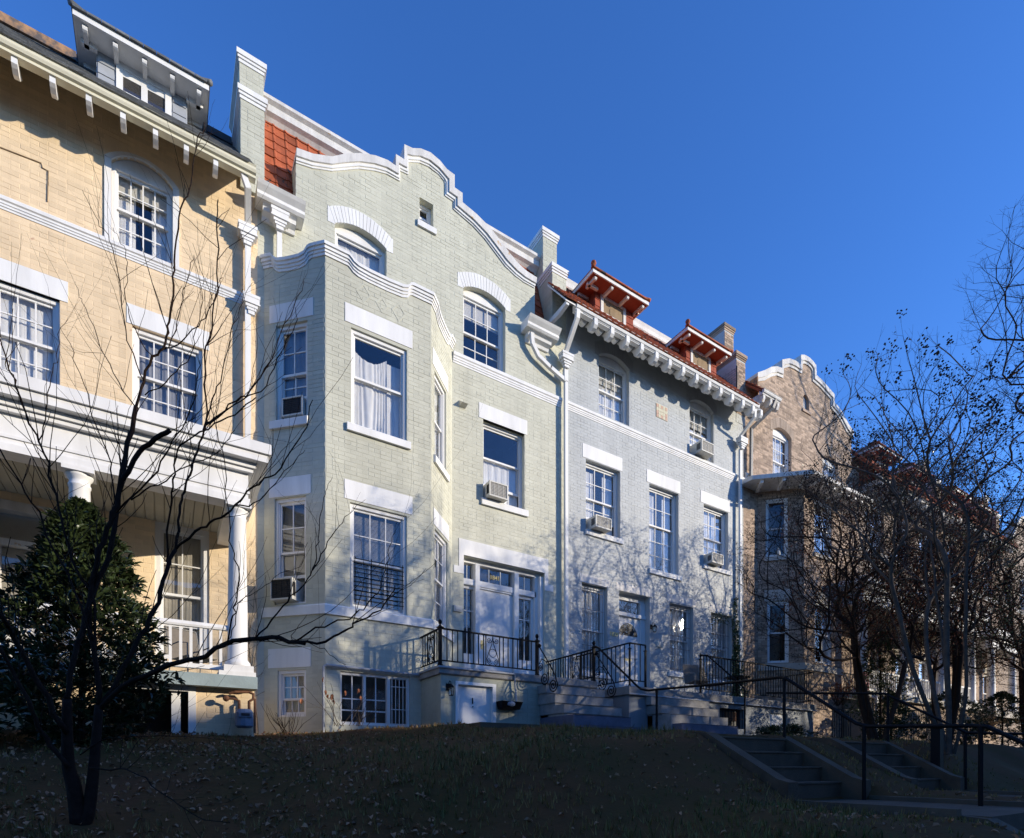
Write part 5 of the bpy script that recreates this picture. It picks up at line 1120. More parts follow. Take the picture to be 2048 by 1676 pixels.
FG = [
(0.06,0.04,[(-0.527,5.046,-0.468),(-0.554,5.033,-0.161),(-0.584,5.022,-0.014),(-0.589,4.996,0.226),(-0.585,4.964,0.464)]),
(0.036,0.014,[(-0.585,4.964,0.225),(-0.681,4.906,0.452),(-0.778,4.849,0.687),(-0.854,4.779,0.876),(-0.883,4.679,0.933),(-1.014,4.643,1.225),(-1.06,4.554,1.576)]),
(0.03,0.012,[(-0.576,4.959,-0.014),(-0.675,4.942,0.138),(-0.729,4.897,0.265),(-0.756,4.835,0.41),(-0.842,4.811,0.612),(-0.9,4.768,0.758),(-1.044,4.779,0.977)]),
(0.034,0.022,[(-0.585,4.964,0.464),(-0.557,4.986,0.712),(-0.504,4.993,0.961),(-0.475,5.013,1.117),(-0.433,5.026,1.308),(-0.362,5.021,1.502),(-0.305,5.025,1.865),(-0.263,5.038,2.238),(-0.24,5.063,2.421),(-0.187,5.07,2.713)]),
(0.019,0.004,[(-0.187,5.07,2.713),(-0.137,5.055,2.92),(-0.076,5.033,3.109),(-0.011,5.01,3.176),(0.008,5.015,3.337),(0.031,5.017,3.456),(0.051,5.022,3.707),(0.058,5.034,3.905),(0.088,5.033,4.174),(0.114,5.033,4.383),(0.161,5.02,4.495),(0.185,5.022,4.71),(0.216,5.02,4.891),(0.247,5.017,5.01),(0.264,5.023,5.086)]),
(0.009,0.003,[(-0.011,5.077,3.219),(0.064,4.997,3.229),(0.112,4.933,3.234),(0.208,4.839,3.337),(0.271,4.767,3.413),(0.31,4.708,3.464),(0.336,4.658,3.545),(0.359,4.61,3.601)]),
(0.009,0.003,[(-0.001,5.071,3.219),(0.025,5.105,3.298),(0.066,5.13,3.437),(0.09,5.166,3.583),(0.118,5.199,3.746),(0.137,5.238,3.896),(0.18,5.261,4.085),(0.202,5.298,4.227)]),
(0.008,0.002,[(-0.136,5.038,2.91),(-0.215,5.057,3.099),(-0.264,5.059,3.357),(-0.288,5.044,3.594),(-0.33,5.041,3.805),(-0.359,5.03,3.891),(-0.419,5.037,3.977),(-0.462,5.035,4.061),(-0.505,5.033,4.144)]),
(0.008,0.002,[(-0.194,5.074,2.713),(-0.27,5.16,2.849),(-0.36,5.256,3.083),(-0.455,5.355,3.32),(-0.531,5.442,3.56),(-0.568,5.504,3.698),(-0.606,5.567,3.833)]),
(0.007,0.002,[(-0.075,4.999,3.088),(-0.128,4.989,3.113),(-0.175,4.973,3.196),(-0.214,4.953,3.277),(-0.243,4.927,3.393),(-0.228,4.874,3.579),(-0.244,4.84,3.689),(-0.278,4.817,3.742),(-0.311,4.793,3.777)]),
(0.008,0.002,[(-0.131,5.093,2.833),(-0.001,4.953,2.895),(0.094,4.835,2.972),(0.171,4.728,3.066),(0.191,4.657,3.174),(0.228,4.574,3.351),(0.204,4.53,3.452),(0.172,4.492,3.577)]),
(0.055,0.038,[(-0.515,5.038,-0.45),(-0.476,5.029,-0.361),(-0.447,5.026,-0.109),(-0.43,5.03,0.135),(-0.41,5.032,0.434)]),
(0.03,0.022,[(-0.41,5.032,0.434),(-0.43,5.028,0.778),(-0.468,5.036,1.015),(-0.461,5.015,1.228),(-0.438,4.985,1.368),(-0.397,4.943,1.543),(-0.35,4.898,1.68),(-0.297,4.849,1.853),(-0.257,4.808,2.024),(-0.151,4.725,2.211),(-0.061,4.653,2.292),(0.029,4.581,2.354)]),
(0.03,0.019,[(-0.41,5.032,0.434),(-0.307,5.01,0.596),(-0.215,4.994,0.817),(-0.16,5.002,0.974),(-0.101,5.007,1.08),(-0.03,5.005,1.318),(0.015,5.019,1.541),(0.068,5.028,1.67)]),
(0.018,0.006,[(0.068,5.028,1.67),(0.088,5.033,1.827),(0.105,5.039,2.028),(0.131,5.039,2.14),(0.165,5.035,2.277),(0.199,5.03,2.422),(0.253,5.013,2.592),(0.274,5.017,2.711),(0.265,5.04,3.026),(0.276,5.05,3.256),(0.314,5.043,3.506),(0.343,5.042,3.827),(0.361,5.047,4.169),(0.348,5.072,4.405),(0.363,5.079,4.581)]),
(0.014,0.005,[(0.009,5.065,1.569),(0.015,4.996,1.797),(0.037,4.916,2.0),(0.046,4.845,2.123),(0.067,4.766,2.259),(0.097,4.682,2.319),(0.211,4.546,2.376),(0.328,4.407,2.431),(0.441,4.271,2.466),(0.527,4.151,2.516)]),
(0.017,0.004,[(0.068,5.028,1.67),(0.194,4.902,1.792),(0.289,4.796,1.844),(0.382,4.69,1.883),(0.473,4.586,1.977),(0.538,4.499,2.039),(0.619,4.401,2.085),(0.705,4.3,2.155),(0.789,4.2,2.295),(0.848,4.116,2.396),(0.878,4.05,2.565)]),
(0.01,0.002,[(0.437,4.561,1.921),(0.524,4.437,1.885),(0.607,4.314,1.936),(0.688,4.193,2.031),(0.751,4.082,2.104),(0.812,3.974,2.157)]),
(0.012,0.003,[(0.262,4.789,2.588),(0.349,4.701,2.631),(0.442,4.609,2.725),(0.533,4.518,2.773),(0.623,4.428,2.908),(0.712,4.339,3.143),(0.784,4.261,3.321),(0.848,4.187,3.488)]),
(0.01,0.003,[(0.262,4.789,2.573),(0.379,4.649,2.65),(0.529,4.487,2.713),(0.614,4.367,2.758),(0.681,4.257,2.898),(0.732,4.159,2.997),(0.78,4.061,3.093),(0.754,4.01,3.132)]),
(0.01,0.002,[(0.243,4.801,2.535),(0.302,4.744,2.751),(0.349,4.695,2.89),(0.395,4.647,3.103),(0.435,4.602,3.277),(0.486,4.55,3.449),(0.547,4.493,3.564)]),
(0.036,0.02,[(-0.416,5.036,0.394),(-0.26,4.916,0.57),(-0.05,4.763,0.694),(0.09,4.653,0.738),(0.242,4.536,0.788),(0.407,4.411,0.88),(0.54,4.305,0.897),(0.681,4.195,0.9),(0.833,4.078,0.854)]),
(0.018,0.004,[(0.803,4.097,0.864),(0.947,3.968,0.867),(1.053,3.862,0.926),(1.099,3.794,0.959),(1.199,3.692,1.025),(1.265,3.612,1.11),(1.299,3.551,1.2)]),
(0.011,0.002,[(0.774,4.115,0.868),(0.896,4.027,0.957),(1.024,3.935,0.993),(1.122,3.862,1.039),(1.187,3.81,1.113),(1.234,3.769,1.179),(1.263,3.739,1.232),(1.286,3.712,1.346),(1.303,3.69,1.459),(1.326,3.664,1.562),(1.346,3.64,1.66)]),
(0.011,0.002,[(0.535,4.264,0.889),(0.644,4.229,1.026),(0.739,4.201,1.158),(0.823,4.181,1.266),(0.887,4.173,1.372),(0.921,4.184,1.462),(0.943,4.203,1.593),(0.958,4.225,1.714),(0.977,4.245,1.855),(1.006,4.26,1.994),(1.035,4.274,2.086),(1.074,4.282,2.176)]),
(0.009,0.002,[(0.878,4.05,1.37),(0.957,4.095,1.506),(1.038,4.139,1.683),(1.128,4.177,1.809),(1.208,4.221,1.939),(1.316,4.248,2.057)]),
(0.007,0.002,[(0.267,4.432,0.784),(0.34,4.36,0.838),(0.397,4.299,0.938),(0.424,4.256,1.071),(0.436,4.222,1.133),(0.491,4.161,1.161),(0.574,4.083,1.222),(0.657,4.005,1.282),(0.767,3.91,1.341),(0.805,3.86,1.483)]),
(0.005,0.002,[(0.863,4.06,0.854),(0.936,3.935,0.794),(0.983,3.827,0.713),(1.022,3.724,0.667)]),
(0.01,0.003,[(0.371,4.367,0.861),(0.393,4.365,1.022),(0.412,4.365,1.112),(0.443,4.357,1.31),(0.42,4.383,1.455),(0.397,4.41,1.601),(0.377,4.434,1.819),(0.369,4.451,2.039),(0.348,4.475,2.259),(0.304,4.515,2.444),(0.289,4.536,2.631)]),
(0.018,0.005,[(-0.413,5.034,0.434),(-0.441,5.019,1.156),(-0.505,5.028,1.325),(-0.577,5.041,1.513),(-0.625,5.039,1.747),(-0.677,5.04,1.975),(-0.705,5.026,2.126),(-0.748,5.021,2.254),(-0.792,5.017,2.349),(-0.819,5.001,2.466),(-0.868,5.0,2.623),(-0.902,4.99,2.712),(-0.927,4.974,2.82),(-0.934,4.947,2.857)]),
(0.016,0.005,[(-0.444,4.994,0.901),(-0.483,4.951,1.016),(-0.574,4.941,1.337),(-0.671,4.934,1.507),(-0.73,4.903,1.716),(-0.821,4.893,1.874),(-0.923,4.889,2.072),(-0.991,4.864,2.205)]),
(0.008,0.002,[(-0.755,5.071,2.277),(-0.713,5.064,2.435),(-0.692,5.071,2.622),(-0.68,5.083,2.811),(-0.662,5.091,2.93),(-0.646,5.101,3.086),(-0.597,5.09,3.207)]),
(0.008,0.002,[(-0.791,4.975,2.328),(-0.834,4.955,2.473),(-0.859,4.924,2.581),(-0.895,4.899,2.652),(-0.877,4.84,2.755),(-0.837,4.768,2.961)]),
(0.01,0.002,[(-0.307,4.908,1.91),(-0.335,4.976,2.149),(-0.36,5.043,2.319),(-0.443,5.145,2.529),(-0.495,5.228,2.781),(-0.581,5.332,3.037),(-0.619,5.407,3.222),(-0.691,5.502,3.39)]),
(0.012,0.003,[(-0.298,4.903,1.82),(-0.091,4.695,2.02),(-0.001,4.56,2.16),(0.071,4.436,2.259),(0.141,4.314,2.388),(0.181,4.211,2.544),(0.191,4.125,2.627)]),
(0.01,0.003,[(-0.209,4.847,1.91),(-0.124,4.814,1.99),(-0.001,4.757,2.071),(0.153,4.68,2.189),(0.278,4.621,2.253),(0.373,4.582,2.354),(0.437,4.561,2.475)]),
(0.012,0.004,[(-0.46,5.004,-0.018),(-0.348,4.867,-0.025),(-0.239,4.731,-0.035),(-0.118,4.588,-0.103),(-0.001,4.448,-0.204),(0.112,4.31,-0.284),(0.222,4.173,-0.362),(0.356,4.022,-0.373)]),
(0.008,0.002,[(-0.521,5.042,0.072),(-0.397,4.948,0.18),(-0.244,4.835,0.197),(-0.122,4.742,0.207),(0.029,4.631,0.199),(0.209,4.502,0.195),(0.447,4.336,0.159),(0.684,4.171,0.07)])]

def fg_tree():
    T = thing('bare_tree', (-.53, 5.04, -.45), 'dark leafless young tree with long upswept branches in the left foreground', 'tree')
    tr = MB(); br = MB(); r = random.Random(5)
    def smooth(pts):
        o = []
        for i in range(len(pts)-1):
            p0, p1, p2, p3 = (Vector(pts[max(i-1, 0)]), Vector(pts[i]), Vector(pts[i+1]), Vector(pts[min(i+2, len(pts)-1)]))
            for t in (0, .34, .67): o.append(.5*((2*p1)+(-p0+p2)*t+(2*p0-5*p1+4*p2-p3)*t*t+(-p0+3*p1-3*p2+p3)*t**3))
        o.append(Vector(pts[-1])); return o
    for k, (ra, rb, pts) in enumerate(FG):
        big = ra > .05; ra, rb = ra*(.92 if big else .56), rb*(.72 if rb > .003 else .7)
        sp = smooth(pts); n = len(sp); rr = [ra+(rb-ra)*(i/(n-1))**.8 for i in range(n)]
        for i in range(1, n-1):
            if rr[i] < .02: sp[i] += Vector((r.gauss(0, .006), r.gauss(0, .006), r.gauss(0, .006)))
            rr[i] *= 1.12 if (i % 3 == 0 and rr[i] < .015) else 1
        (tr if big else br).tube(sp, rr, 9 if ra > .015 else 6)
        if big: continue
        L = sum((sp[i+1]-sp[i]).length for i in range(n-1)); cnt = int(L*6.5)
        for c in range(cnt):
            i = r.randint(n//5, n-2); d = (sp[i+1]-sp[i]).normalized(); ax = Vector((r.gauss(0, 1), r.gauss(0, 1)*.7, r.gauss(0, 1)+.3)).normalized()
            nd = (d*.9+ax*.8+Vector((0, 0, .25))).normalized()
            twigs(br, r, sp[i], nd, r.uniform(.14, .62), min(rr[i]*.55, .0040), 1 if r.random() < .45 else 0, .5, .2, 4, (1, 2), None, .22, .55)
    tr.build('trunk', 'bark', T, smooth=True); br.build('branches', 'bark', T, smooth=True)
fg_tree()
def leaf_mesh(m, l=.10, w_=.036, fold=.012):
    b = MB(); V = [(0, 0, 0), (l*.35, -w_*.5, fold), (l*.35, 0, 0), (l*.35, w_*.5, fold), (l*.75, -w_*.38, fold*.6), (l*.75, 0, -.006), (l*.75, w_*.38, fold*.6), (l, 0, -.016)]
    b.add(V, [(0, 1, 2), (0, 2, 3), (1, 4, 5, 2), (2, 5, 6, 3), (4, 7, 5), (5, 7, 6)]); return b
def orient(p, d, r, s=1.):
    d = d.normalized(); q = d.to_track_quat('X', 'Z').to_matrix().to_4x4()
    return Matrix.Translation(p) @ q @ Matrix.Rotation(r.uniform(-.7, .7), 4, 'X') @ Matrix.Diagonal((s, s, s, 1))
def evergreen(x, y, z, R, Hh, label, n=1500, seed=2, lf=.10, m='leaf', budget=300, shape=None, name='evergreen_shrub', cat='shrub', wide=.36):
    T = thing(name, (x, y, z), label, cat); r = random.Random(seed); st = MB()
    st.tube([(x, y, z-.2), (x+.03, y, z+Hh*.5), (x-.02, y, z+Hh*.92)], .045, 7, .01)
    src = leaf_mesh(m, lf, lf*wide); clusters = []
    for i in range(n):
        t = r.random()**.8; ang = r.uniform(0, 2*pi)
        prof = shape(t) if shape else (sin(min(1, (t+.12)*1.5)*pi*.5)*(1-t)**.72*1.10)
        lump = 1+.22*sin(3*ang+t*9)+.15*sin(7*ang-t*14)
        rad = R*prof*lump*sqrt(r.uniform(.35, 1.))
        c = Vector((x+rad*cos(ang), y+rad*sin(ang), z+.08+t*Hh)); out = Vector((cos(ang), sin(ang), .45+.9*t)).normalized()
        if i % 4 == 0: st.tube([(x, y, z+t*Hh*.75), c-out*.03], .005, 3, .002, cap=False)
        clusters.append((c.length, c, out))
    clusters.sort(key=lambda q: q[0]); me = None; rest = MB(); cnt = 0
    for d, c, out in clusters:
        for k in range(r.randint(5, 8)):
            a = Vector((r.gauss(0, 1), r.gauss(0, 1), r.gauss(0, .8))); dd = (out*.9+a*.75).normalized()
            mt = orient(c+a*.012, dd, r, r.uniform(.7, 1.15))
            if cnt < budget and k < 2:
                if me is None: me = src.mesh('leaf', m)
                inst('leaf', me, mt, T); cnt += 1
            else: rest.add([mt @ Vector(v) for v in src.v], src.f)
    rest.build('foliage', m, T, kind='stuff'); st.build('stems', 'barkdark', T)
evergreen(-.86, 8.35, .15, 1.15, 2.85, 'tall dark glossy evergreen shrub in front of the yellow porch', 1900, 2, .115)
evergreen(-2.1, 8.6, .1, .8, 1.5, 'low yellow green shrub at the left edge beside the yellow porch', 500, 4, .09, 'leafgreen', 60)
evergreen(17.6, 8.0, .6, 1.0, 3.2, 'loose green bamboo like shrub under the bare trees before the brown porch', 750, 6, .11, 'leafgreen', 120, name='leafy_shrub', wide=.22)
evergreen(14.2, 8.9, .5, .85, .42, 'low clump of dark green ground plants beside the grey basement door', 260, 7, .14, 'leaf', 80, shape=lambda t: 1-.5*t, name='low_plant', cat='plant', wide=.18)
evergreen(19.6, 8.6, .6, .9, 1.6, 'dark rounded shrub behind the crape myrtle trunks on the right', 450, 8, .09, 'leaf', 40)

evergreen(23.2, 8.3, .6, 1.5, 1.9, 'broad dark hedge shrub before the white porch balustrade', 620, 14, .10, 'leaf', 20)
evergreen(27.6, 8.2, .6, 1.9, 2.1, 'broad dark hedge shrub at the far right edge of the lawn', 700, 15, .12, 'leaf', 20)
evergreen(32.5, 8.2, .6, 2.2, 2.3, 'furthest dark hedge shrub beyond the tree trunks at the right edge', 500, 16, .14, 'leaf', 10)
import numpy as np
def crown_tree(name, base, label, stems, blobs, n, seed, m='barkdark', step=.42, rtip=.0035, twig=.28, ntw=3, pods=None, leaves=(), cat='tree', stem_r=.05, exp=2.35, up=.25, fan=.35):
    """limbs grown towards points scattered through the crown volume; thickness follows the number of shoots carried"""
    x, y, z = base; r = random.Random(seed); T = thing(name, (x, y, z), label, cat)
    P = []; par = []
    tops = []
    for s in range(stems):
        a = 2*pi*s/stems+r.uniform(-.4, .4); p = Vector((x+cos(a)*stem_r*1.2, y+sin(a)*stem_r*1.2, z)); c = Vector(blobs[s % len(blobs)][0]); last = -1
        tgt = Vector((c.x+cos(a)*fan, c.y+sin(a)*fan, c.z)); L = (tgt-p).length*.62; k = int(L/.3)
        for i in range(k+1):
            t = i/k; q = p.lerp(tgt, t*.62)+Vector((cos(a), sin(a), 0))*.10*sin(pi*t)+Vector((r.gauss(0, .03), r.gauss(0, .03), 0))*(t > 0)
            P.append(tuple(q)); par.append(last); last = len(P)-1
        tops.append(last)
    A = []
    for i in range(n):
        (c, rad, w_) = blobs[r.choices(range(len(blobs)), [b_[2] for b_ in blobs])[0]]
        while True:
            v = Vector((r.uniform(-1, 1), r.uniform(-1, 1), r.uniform(-1, 1)))
            if v.length < 1 and v.length > r.random()*.75: break
        A.append((c[0]+v.x*rad[0], c[1]+v.y*rad[1], c[2]+v.z*rad[2]))
    A = np.array(A); nodes = np.zeros((len(P)+n*6, 3)); nodes[:len(P)] = P; cnt = len(P); tp = np.array([P[t] for t in tops])
    d0 = np.min(np.linalg.norm(A[:, None]-tp[None], axis=2), axis=1)
    first = [i for i in range(cnt) if P[i][2] > z+.9]
    lo = first[0] if first else 0
    ok_mask = np.zeros(len(nodes), bool); ok_mask[first] = True
    dirs = np.zeros((len(nodes), 3)); dirs[:, 2] = 1
    for ai in np.argsort(d0):
        a = A[ai]; dv = nodes[:cnt]-a; dl = np.sqrt((dv**2).sum(1))+1e-6; cs = -(dv*dirs[:cnt]).sum(1)/dl; dd = dl*(1+1.1*(1-cs))+np.maximum(0, dv[:, 2])*.5; dd[~ok_mask[:cnt]] = 1e9
        j = int(np.argmin(dd)); q = Vector(nodes[j]); tgt = Vector(a); L = (tgt-q).length; k = max(1, min(6, int(L/step))); last = j
        for i in range(1, k+1):
            t = i/k; w2 = q.lerp(tgt, t)+Vector((r.gauss(0, .035), r.gauss(0, .035), -.10*L*sin(pi*t)*.5+r.gauss(0, .02)))
            if cnt >= len(nodes)-1: break
            nodes[cnt] = w2; ok_mask[cnt] = True; dn = np.array(w2)-nodes[last]; dn = dn/(np.linalg.norm(dn)+1e-6)*.7+dirs[last]*.3; dirs[cnt] = dn/(np.linalg.norm(dn)+1e-6); par.append(last); last = cnt; cnt += 1
    N = nodes[:cnt]; load = np.ones(cnt); kids = [[] for _ in range(cnt)]
    for i in range(cnt-1, -1, -1):
        if par[i] >= 0: load[par[i]] += load[i]; kids[par[i]].append(i)
    rad = rtip*load**(1/exp)
    for it in range(2):                        # ease out kinks
        Q = N.copy()
        for i in range(cnt):
            if par[i] >= 0 and kids[i]:
                k = max(kids[i], key=lambda q: load[q]); Q[i] = N[i]*.4+(N[par[i]]+N[k])*.3
        N = Q
    tr = MB(); br = MB(); tips = []
    roots = [i for i in range(cnt) if par[i] < 0]; stack = [(i, None) for i in roots]
    while stack:                               # one tube per unbroken run of nodes
        i, frm = stack.pop(); run = [frm] if frm is not None else []; run.append(i)
        while kids[i]:
            ks = sorted(kids[i], key=lambda k: -load[k])
            for o_ in ks[1:]: stack.append((o_, i))
            i = ks[0]; run.append(i)
        if len(run) < 2: continue
        rr = [float(rad[q]) for q in run]
        if frm is not None: rr[0] = rr[1]
        big = rr[0] > .03
        (tr if big else br).tube([N[q] for q in run], rr, 8 if big else (5 if rr[0] > .009 else 3), cap=False)
        for q in run[1:]:
            if rad[q] < rtip*2.6:
                for k in range(ntw if q == run[-1] else ntw-1):
                    pp = Vector(N[q]); d = pp-Vector(N[par[q]]); d = d.normalized() if d.length > 1e-4 else Vector((0, 0, 1))
                    nd = (d*.7+Vector((r.gauss(0, .6), r.gauss(0, .6), r.gauss(up, .5)))).normalized(); L = twig*r.uniform(.5, 1.4)
                    m1 = pp+nd*L*.5+Vector((r.gauss(0, .02), r.gauss(0, .02), r.gauss(0, .02))); e = m1+(nd+Vector((r.gauss(0, .35), r.gauss(0, .35), up))).normalized()*L*.5
                    br.tube([pp, m1, e], rtip*.75, 3, rtip*.35, cap=False); tips.append((e, nd))
                    e2 = m1+(nd+Vector((r.gauss(0, .8), r.gauss(0, .8), r.gauss(0, .6)))).normalized()*L*.45; br.tube([m1, e2], rtip*.5, 3, rtip*.3, cap=False); tips.append((e2, nd))
    tr.build('trunk', m, T, smooth=True); br.build('branches', m, T)
    if pods:
        pb = MB(); frac, sz, cond = pods
        for q, d in tips:
            if cond(q) and r.random() < frac:
                for k in range(r.randint(7, 13)):
                    c = q+Vector((r.gauss(0, .045), r.gauss(0, .045), r.gauss(0.05, .07))); pb.ball(c, sz*r.uniform(.5, 1.1), 4, 2)
        pb.build('seed_pods', 'pod', T, kind='stuff')
    for mm, frac, sz, cond in leaves:
        lb = MB(); src = leaf_mesh(mm, sz, sz*.5)
        for q, d in tips:
            if cond(q) and r.random() < frac:
                for k in range(r.randint(2, 4)):
                    a = Vector((r.gauss(0, 1), r.gauss(0, 1), r.gauss(-.3, 1))); mt = orient(q+a*.05, a, r, r.uniform(.6, 1.2)); lb.add([mt @ Vector(v) for v in src.v], src.f)
        if lb.v: lb.build('leaves', mm, T, kind='stuff')
    return T
crown_tree('crape_myrtle', (12.0, 4.3, .2), 'tall bare crape myrtle with slender pale trunks and dark seed clusters on the right', 7, [((11.3, 4.9, 5.6), (1.7, 1.6, 2.0), 1), ((12.9, 4.4, 5.7), (1.9, 1.7, 1.7), 1), ((12.0, 4.6, 4.6), (2.6, 1.8, 1.5), .8)], 1400, 12, 'barklight', .40, .0034, .30, 2, (.12, .022, lambda q: q.z > 4.6), fan=1.1, up=.5)
crown_tree('bare_tree', (16.2, 7.4, .4), 'dense tangled tree with rusty leaves reaching left across the brown bay', 3, [((13.6, 7.2, 4.6), (2.9, 1.9, 2.2), 1), ((16.2, 7.4, 6.2), (2.9, 2.2, 2.6), 1.2), ((18.0, 7.6, 4.6), (2.4, 2.0, 2.0), .8)], 3000, 23, 'barkdark', .36, .0038, .26, 3, None,
    [('pod', .45, .036, lambda q: True), ('leafrust', .60, .060, lambda q: 2.4 < q.z < 7.0 and q.x > 14.0), ('leaf', .22, .06, lambda q: q.x > 14 and 3.5 < q.z < 8.5)], stem_r=.09, fan=.9)
crown_tree('bare_tree', (20.8, 7.6, .5), 'dark ivy clad tree behind the crape myrtle, before the white porch', 3, [((20.4, 7.6, 6.4), (2.8, 2.0, 3.0), 1), ((22.6, 7.8, 5.2), (2.4, 2.0, 2.4), .8)], 2300, 31, 'barkdark', .40, .0045, .30, 3, None,
    [('pod', .35, .04, lambda q: True), ('ivy', .35, .065, lambda q: q.z > 3), ('leafrust', .25, .06, lambda q: q.z < 6.5)], stem_r=.09, fan=.8)
crown_tree('bare_tree', (26.5, 7.0, .5), 'large dark bare tree at the right edge before the distant porches', 4, [((26.2, 7.2, 6.2), (3.2, 2.2, 3.6), 1), ((29.5, 7.4, 6.6), (3.0, 2.0, 3.6), .7)], 2000, 37, 'barkdark', .45, .006, .36, 3, None, [('pod', .4, .05, lambda q: True), ('leafrust', .15, .07, lambda q: q.z < 8)], stem_r=.1, fan=.8)
crown_tree('street_tree', (31.3, 6.6, .4), 'very tall bare street tree whose fine boughs enter the sky at the top right', 4, [((30.6, 7.0, 18.5), (4.4, 3.3, 4.3), 1), ((33.4, 6.0, 17.0), (4.0, 3.5, 5.0), .8)], 1500, 53, 'barkdark', .6, .006, .55, 3, None, (), stem_r=.3, fan=1.2)
for (bx, by), c, nn, sd_, lb_ in (((26.2, -6.3), (26.4, -6.9, 9.2), 800, 61, 'bare street tree behind the viewer across from the green house'), ((30.2, -6.3), (30.0, -6.8, 8.6), 800, 62, 'bare street tree behind the viewer opposite the green front door'), ((35.0, -6.3), (35.2, -6.5, 8.0), 500, 63, 'bare street tree behind the viewer furthest along the kerb')):
    o = crown_tree('street_tree', (bx, by, -1.6), lb_, 3, [((c[0], c[1], c[2]), (3.2, 2.6, 3.4), 1), ((c[0]+.8, c[1], c[2]-2.2), (2.6, 2.2, 2.0), .6)], nn, sd_, 'bark', .5, .017, .6, 2, None, (), stem_r=.16, fan=1.0); o['group'] = 'bare street trees along the kerb'
# ivy on the corner of the grey house
def ivy():
    T = thing('ivy_vine', (16.45, 11.9, 1.9), 'green ivy climbing the right corner of the grey house beside the downspout', 'vine'); r = random.Random(3); lb = MB(); st = MB(); src = leaf_mesh('ivy', .075, .06)
    me = src.mesh('leaf', 'ivy'); cnt = 0
    for k, (x0, w_, z1) in enumerate(((16.35, .12, 5.7), (16.5, .16, 4.9), (16.6, .15, 4.2), (16.3, .12, 3.9))):
        pts = [(x0+.08*sin(z*2.3+k), 11.97, z) for z in [1.9+i*.3 for i in range(int((z1-1.9)/.3)+1)]]; st.tube(pts, .012, 5, .004)
        for i in range(int(480*(z1-1.9)/3.2)):
            t = r.random()**1.3; z = 1.95+(z1-1.95)*t; u = x0+.08*sin(z*2.3+k)+r.gauss(0, w_*(1.15-t))
            n = r.uniform(.02, .10+.12*(1-t)); mt = orient(FM.p(u, z, n), Vector((r.gauss(0, .5), -1, r.gauss(-.4, .5))), r, r.uniform(.6, 1.2))
            if cnt < 150 and i % 3 == 0: inst('leaf', me, mt, T); cnt += 1
            else: lb.add([mt @ Vector(v) for v in src.v], src.f)
    for i in range(130):                       # spray over the barred window
        t = r.random(); u = 15.15+1.15*t; z = 4.95+.1*sin(t*pi)-(.35*r.random() if t > .2 else .5*r.random()*(1-t*3)); mt = orient(FM.p(u, z, r.uniform(.02, .12)), Vector((r.gauss(0, .6), -1, r.gauss(-.4, .6))), r, r.uniform(.5, .9)); lb.add([mt @ Vector(v) for v in src.v], src.f)
    lb.build('foliage', 'ivy', T, kind='stuff'); st.build('stems', 'bark', T)
ivy()
# dry shrubs
def dry_shrub(name, x, y, z, label, n, L, m, leaf=None, seed=1, dep=2, spread=.5, lsz=.06, frac=.4):
    T = thing(name, (x, y, z), label, 'shrub'); r = random.Random(seed); b = MB(); tips = []
    for i in range(n):
        a = r.uniform(0, 2*pi); d = Vector((cos(a)*.6, sin(a)*.6, 1)); twigs(b, r, Vector((x+r.gauss(0, .08), y+r.gauss(0, .08), z-.05)), d, L*r.uniform(.6, 1), .007, dep, spread, .1, 5, (2, 3), tips, .3, .6)
    b.build('stems', m, T)
    if leaf:
        lb = MB(); src = leaf_mesh(leaf, lsz, lsz*.45)
        for q, d in tips:
            if r.random() < frac:
                for k in range(2): mt = orient(q, Vector((r.gauss(0, .4), r.gauss(0, .4), -1)), r, r.uniform(.7, 1.2)); lb.add([mt @ Vector(v) for v in src.v], src.f)
        lb.build('dry_leaves', leaf, T, kind='stuff')
M['orangeleaf'] = mat('orange_dry_leaf', (.42, .16, .07), .7, .6, 10, False, .3)
dry_shrub('dry_shrub', 2.75, 10.55, .78, 'sparse shrub with curled orange leaves before the green bay corner', 7, .62, 'barklight', 'orangeleaf', 3, 1, .45, .10, .5)
dry_shrub('dry_shrub', 3.15, 10.6, .8, 'leafless grey twiggy shrub in front of the wide basement window', 9, .34, 'barklight', None, 5, 2, .5)
dry_shrub('dry_shrub', 1.9, 10.7, .6, 'dead brown stalks at the foot of the green bay by the gas meter', 16, .36, 'bark', None, 6, 1, .3)
dry_shrub('dry_shrub', 17.7, 9.2, 1.9, 'rounded rusty brown shrub hanging over the end of the grey stoop railing', 26, .34, 'bark', 'leafrust', 7, 3, .6, .045, .8)
dry_shrub('dry_shrub', 17.0, 9.4, 1.95, 'pale bare forked sapling behind the grey stoop railing', 3, .8, 'barklight', None, 9, 2, .4)
dry_shrub('dry_shrub', 8.95, 9.4, .7, 'small withered shrub between the green and grey stoops', 6, .2, 'bark', None, 10, 1, .4)

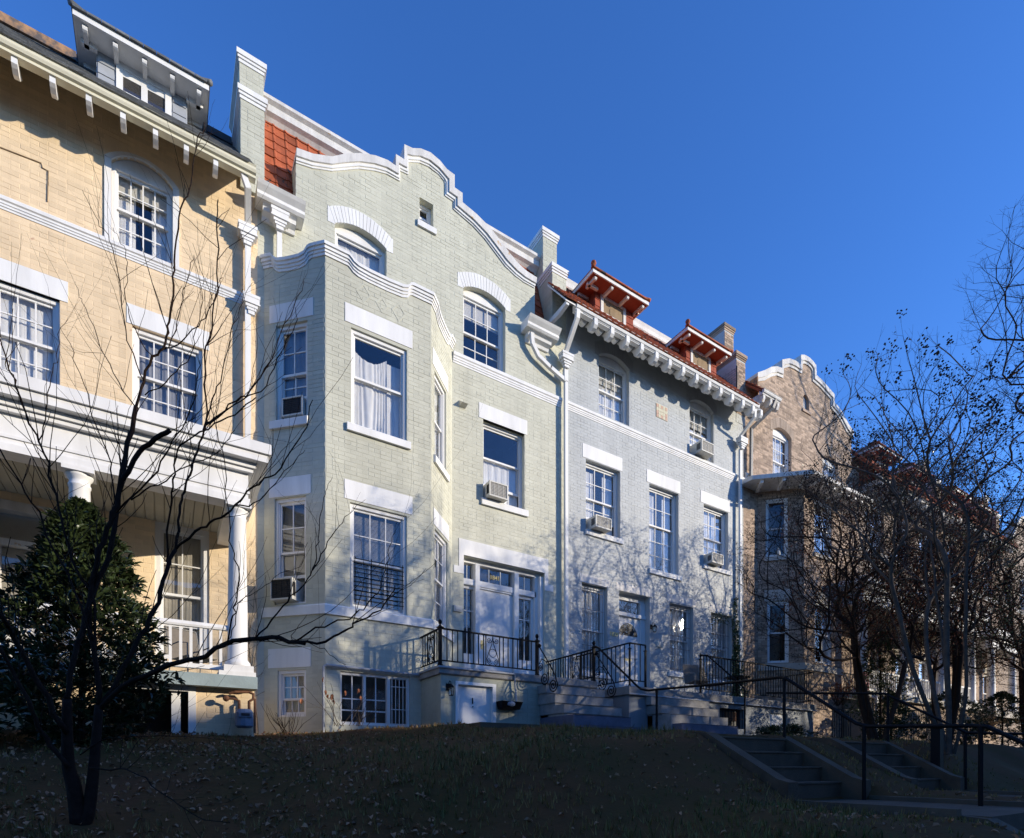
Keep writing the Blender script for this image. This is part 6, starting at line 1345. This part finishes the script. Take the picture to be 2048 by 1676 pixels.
# ------------------------------------------------------------ lawn cover
def cover():
    r = random.Random(77); g = MB()
    def ok(x, y):
        if in_stair(x, y): return False
        for a in (6.2, 9.2):
            if a < x < a+1.6 and y < 10.4: return False
        if 4.5 < x < 9.6 and y > 8.2: return False
        return True
    n = 0
    while n < 30000:
        d = 1.8+12*r.random()**1.6; a = radians(32)+math.atan(r.uniform(-1.0, 1.0)); x = d*sin(a); y = d*cos(a)
        if y > 10.9 or not ok(x, y): n += 1; continue
        den = .5+.5*sin(x*1.1+2*sin(y*.8))*sin(y*1.3+x*.5)
        if r.random() > .12+.95*den or (x < .5 and r.random() < .6): n += 1; continue
        z = gz(x, y); h = r.uniform(.02, .07)*(.6+1.3*den)
        for k in range(3):
            an = r.uniform(0, 2*pi); lx, ly = cos(an), sin(an); w_ = .004+.0012*d*.3; bx, by = x+r.gauss(0, .012), y+r.gauss(0, .012); ln = r.uniform(.1, .9)*h
            g.add([(bx-ly*w_, by+lx*w_, z-.01), (bx+ly*w_, by-lx*w_, z-.01), (bx+lx*ln, by+ly*ln, z+h)], [(0, 1, 2)])
        n += 1
    g.build('grass', 'grass', None, kind='stuff')
    l = MB(); src = leaf_mesh('deadleaf', .07, .05, .02); n = 0
    while n < 11000:
        d = 1.8+9*r.random()**1.4; a = radians(32)+math.atan(r.uniform(-1.0, .95)); x = d*sin(a); y = d*cos(a)
        pr = 1.3 if x < 2 else (.30 if x < 5 else .22); pr *= (.4+.6*(sin(x*2.1+y)*.5+.5))
        n += 1
        if y > 10.6 or not ok(x, y) or r.random() > pr: continue
        mt = Matrix.Translation((x, y, gz(x, y)+r.uniform(.005, .03))) @ Euler((r.gauss(0, .4), r.gauss(0, .4), r.uniform(0, 6.28))).to_matrix().to_4x4() @ Matrix.Scale(r.uniform(.35, .95), 4)
        l.add([mt @ Vector(v) for v in src.v], src.f)
    l.build('fallen_leaves', 'deadleaf', None, kind='stuff')
cover()
# twisted dead vine on the seam between the yellow and green houses
def vine():
    T = thing('dead_vine', (1.5, 11.9, .6), 'thin leafless vine climbing the seam between the yellow and green houses', 'vine'); r = random.Random(8); b = MB()
    for k in range(4):
        pts = [(1.30+k*.07+.05*sin(z*3+k*2), 11.96, z) for z in [.6+i*.25 for i in range(15-k)]]; b.tube(pts, .009, 4, .003)
        for p in pts[3:]: twigs(b, r, Vector(p), Vector((r.gauss(0, 1), -.1, 1)), .3, .004, 1, .5, .2, 3, (1, 2), None, .3)
    b.build('stems', 'barklight', T)
vine()
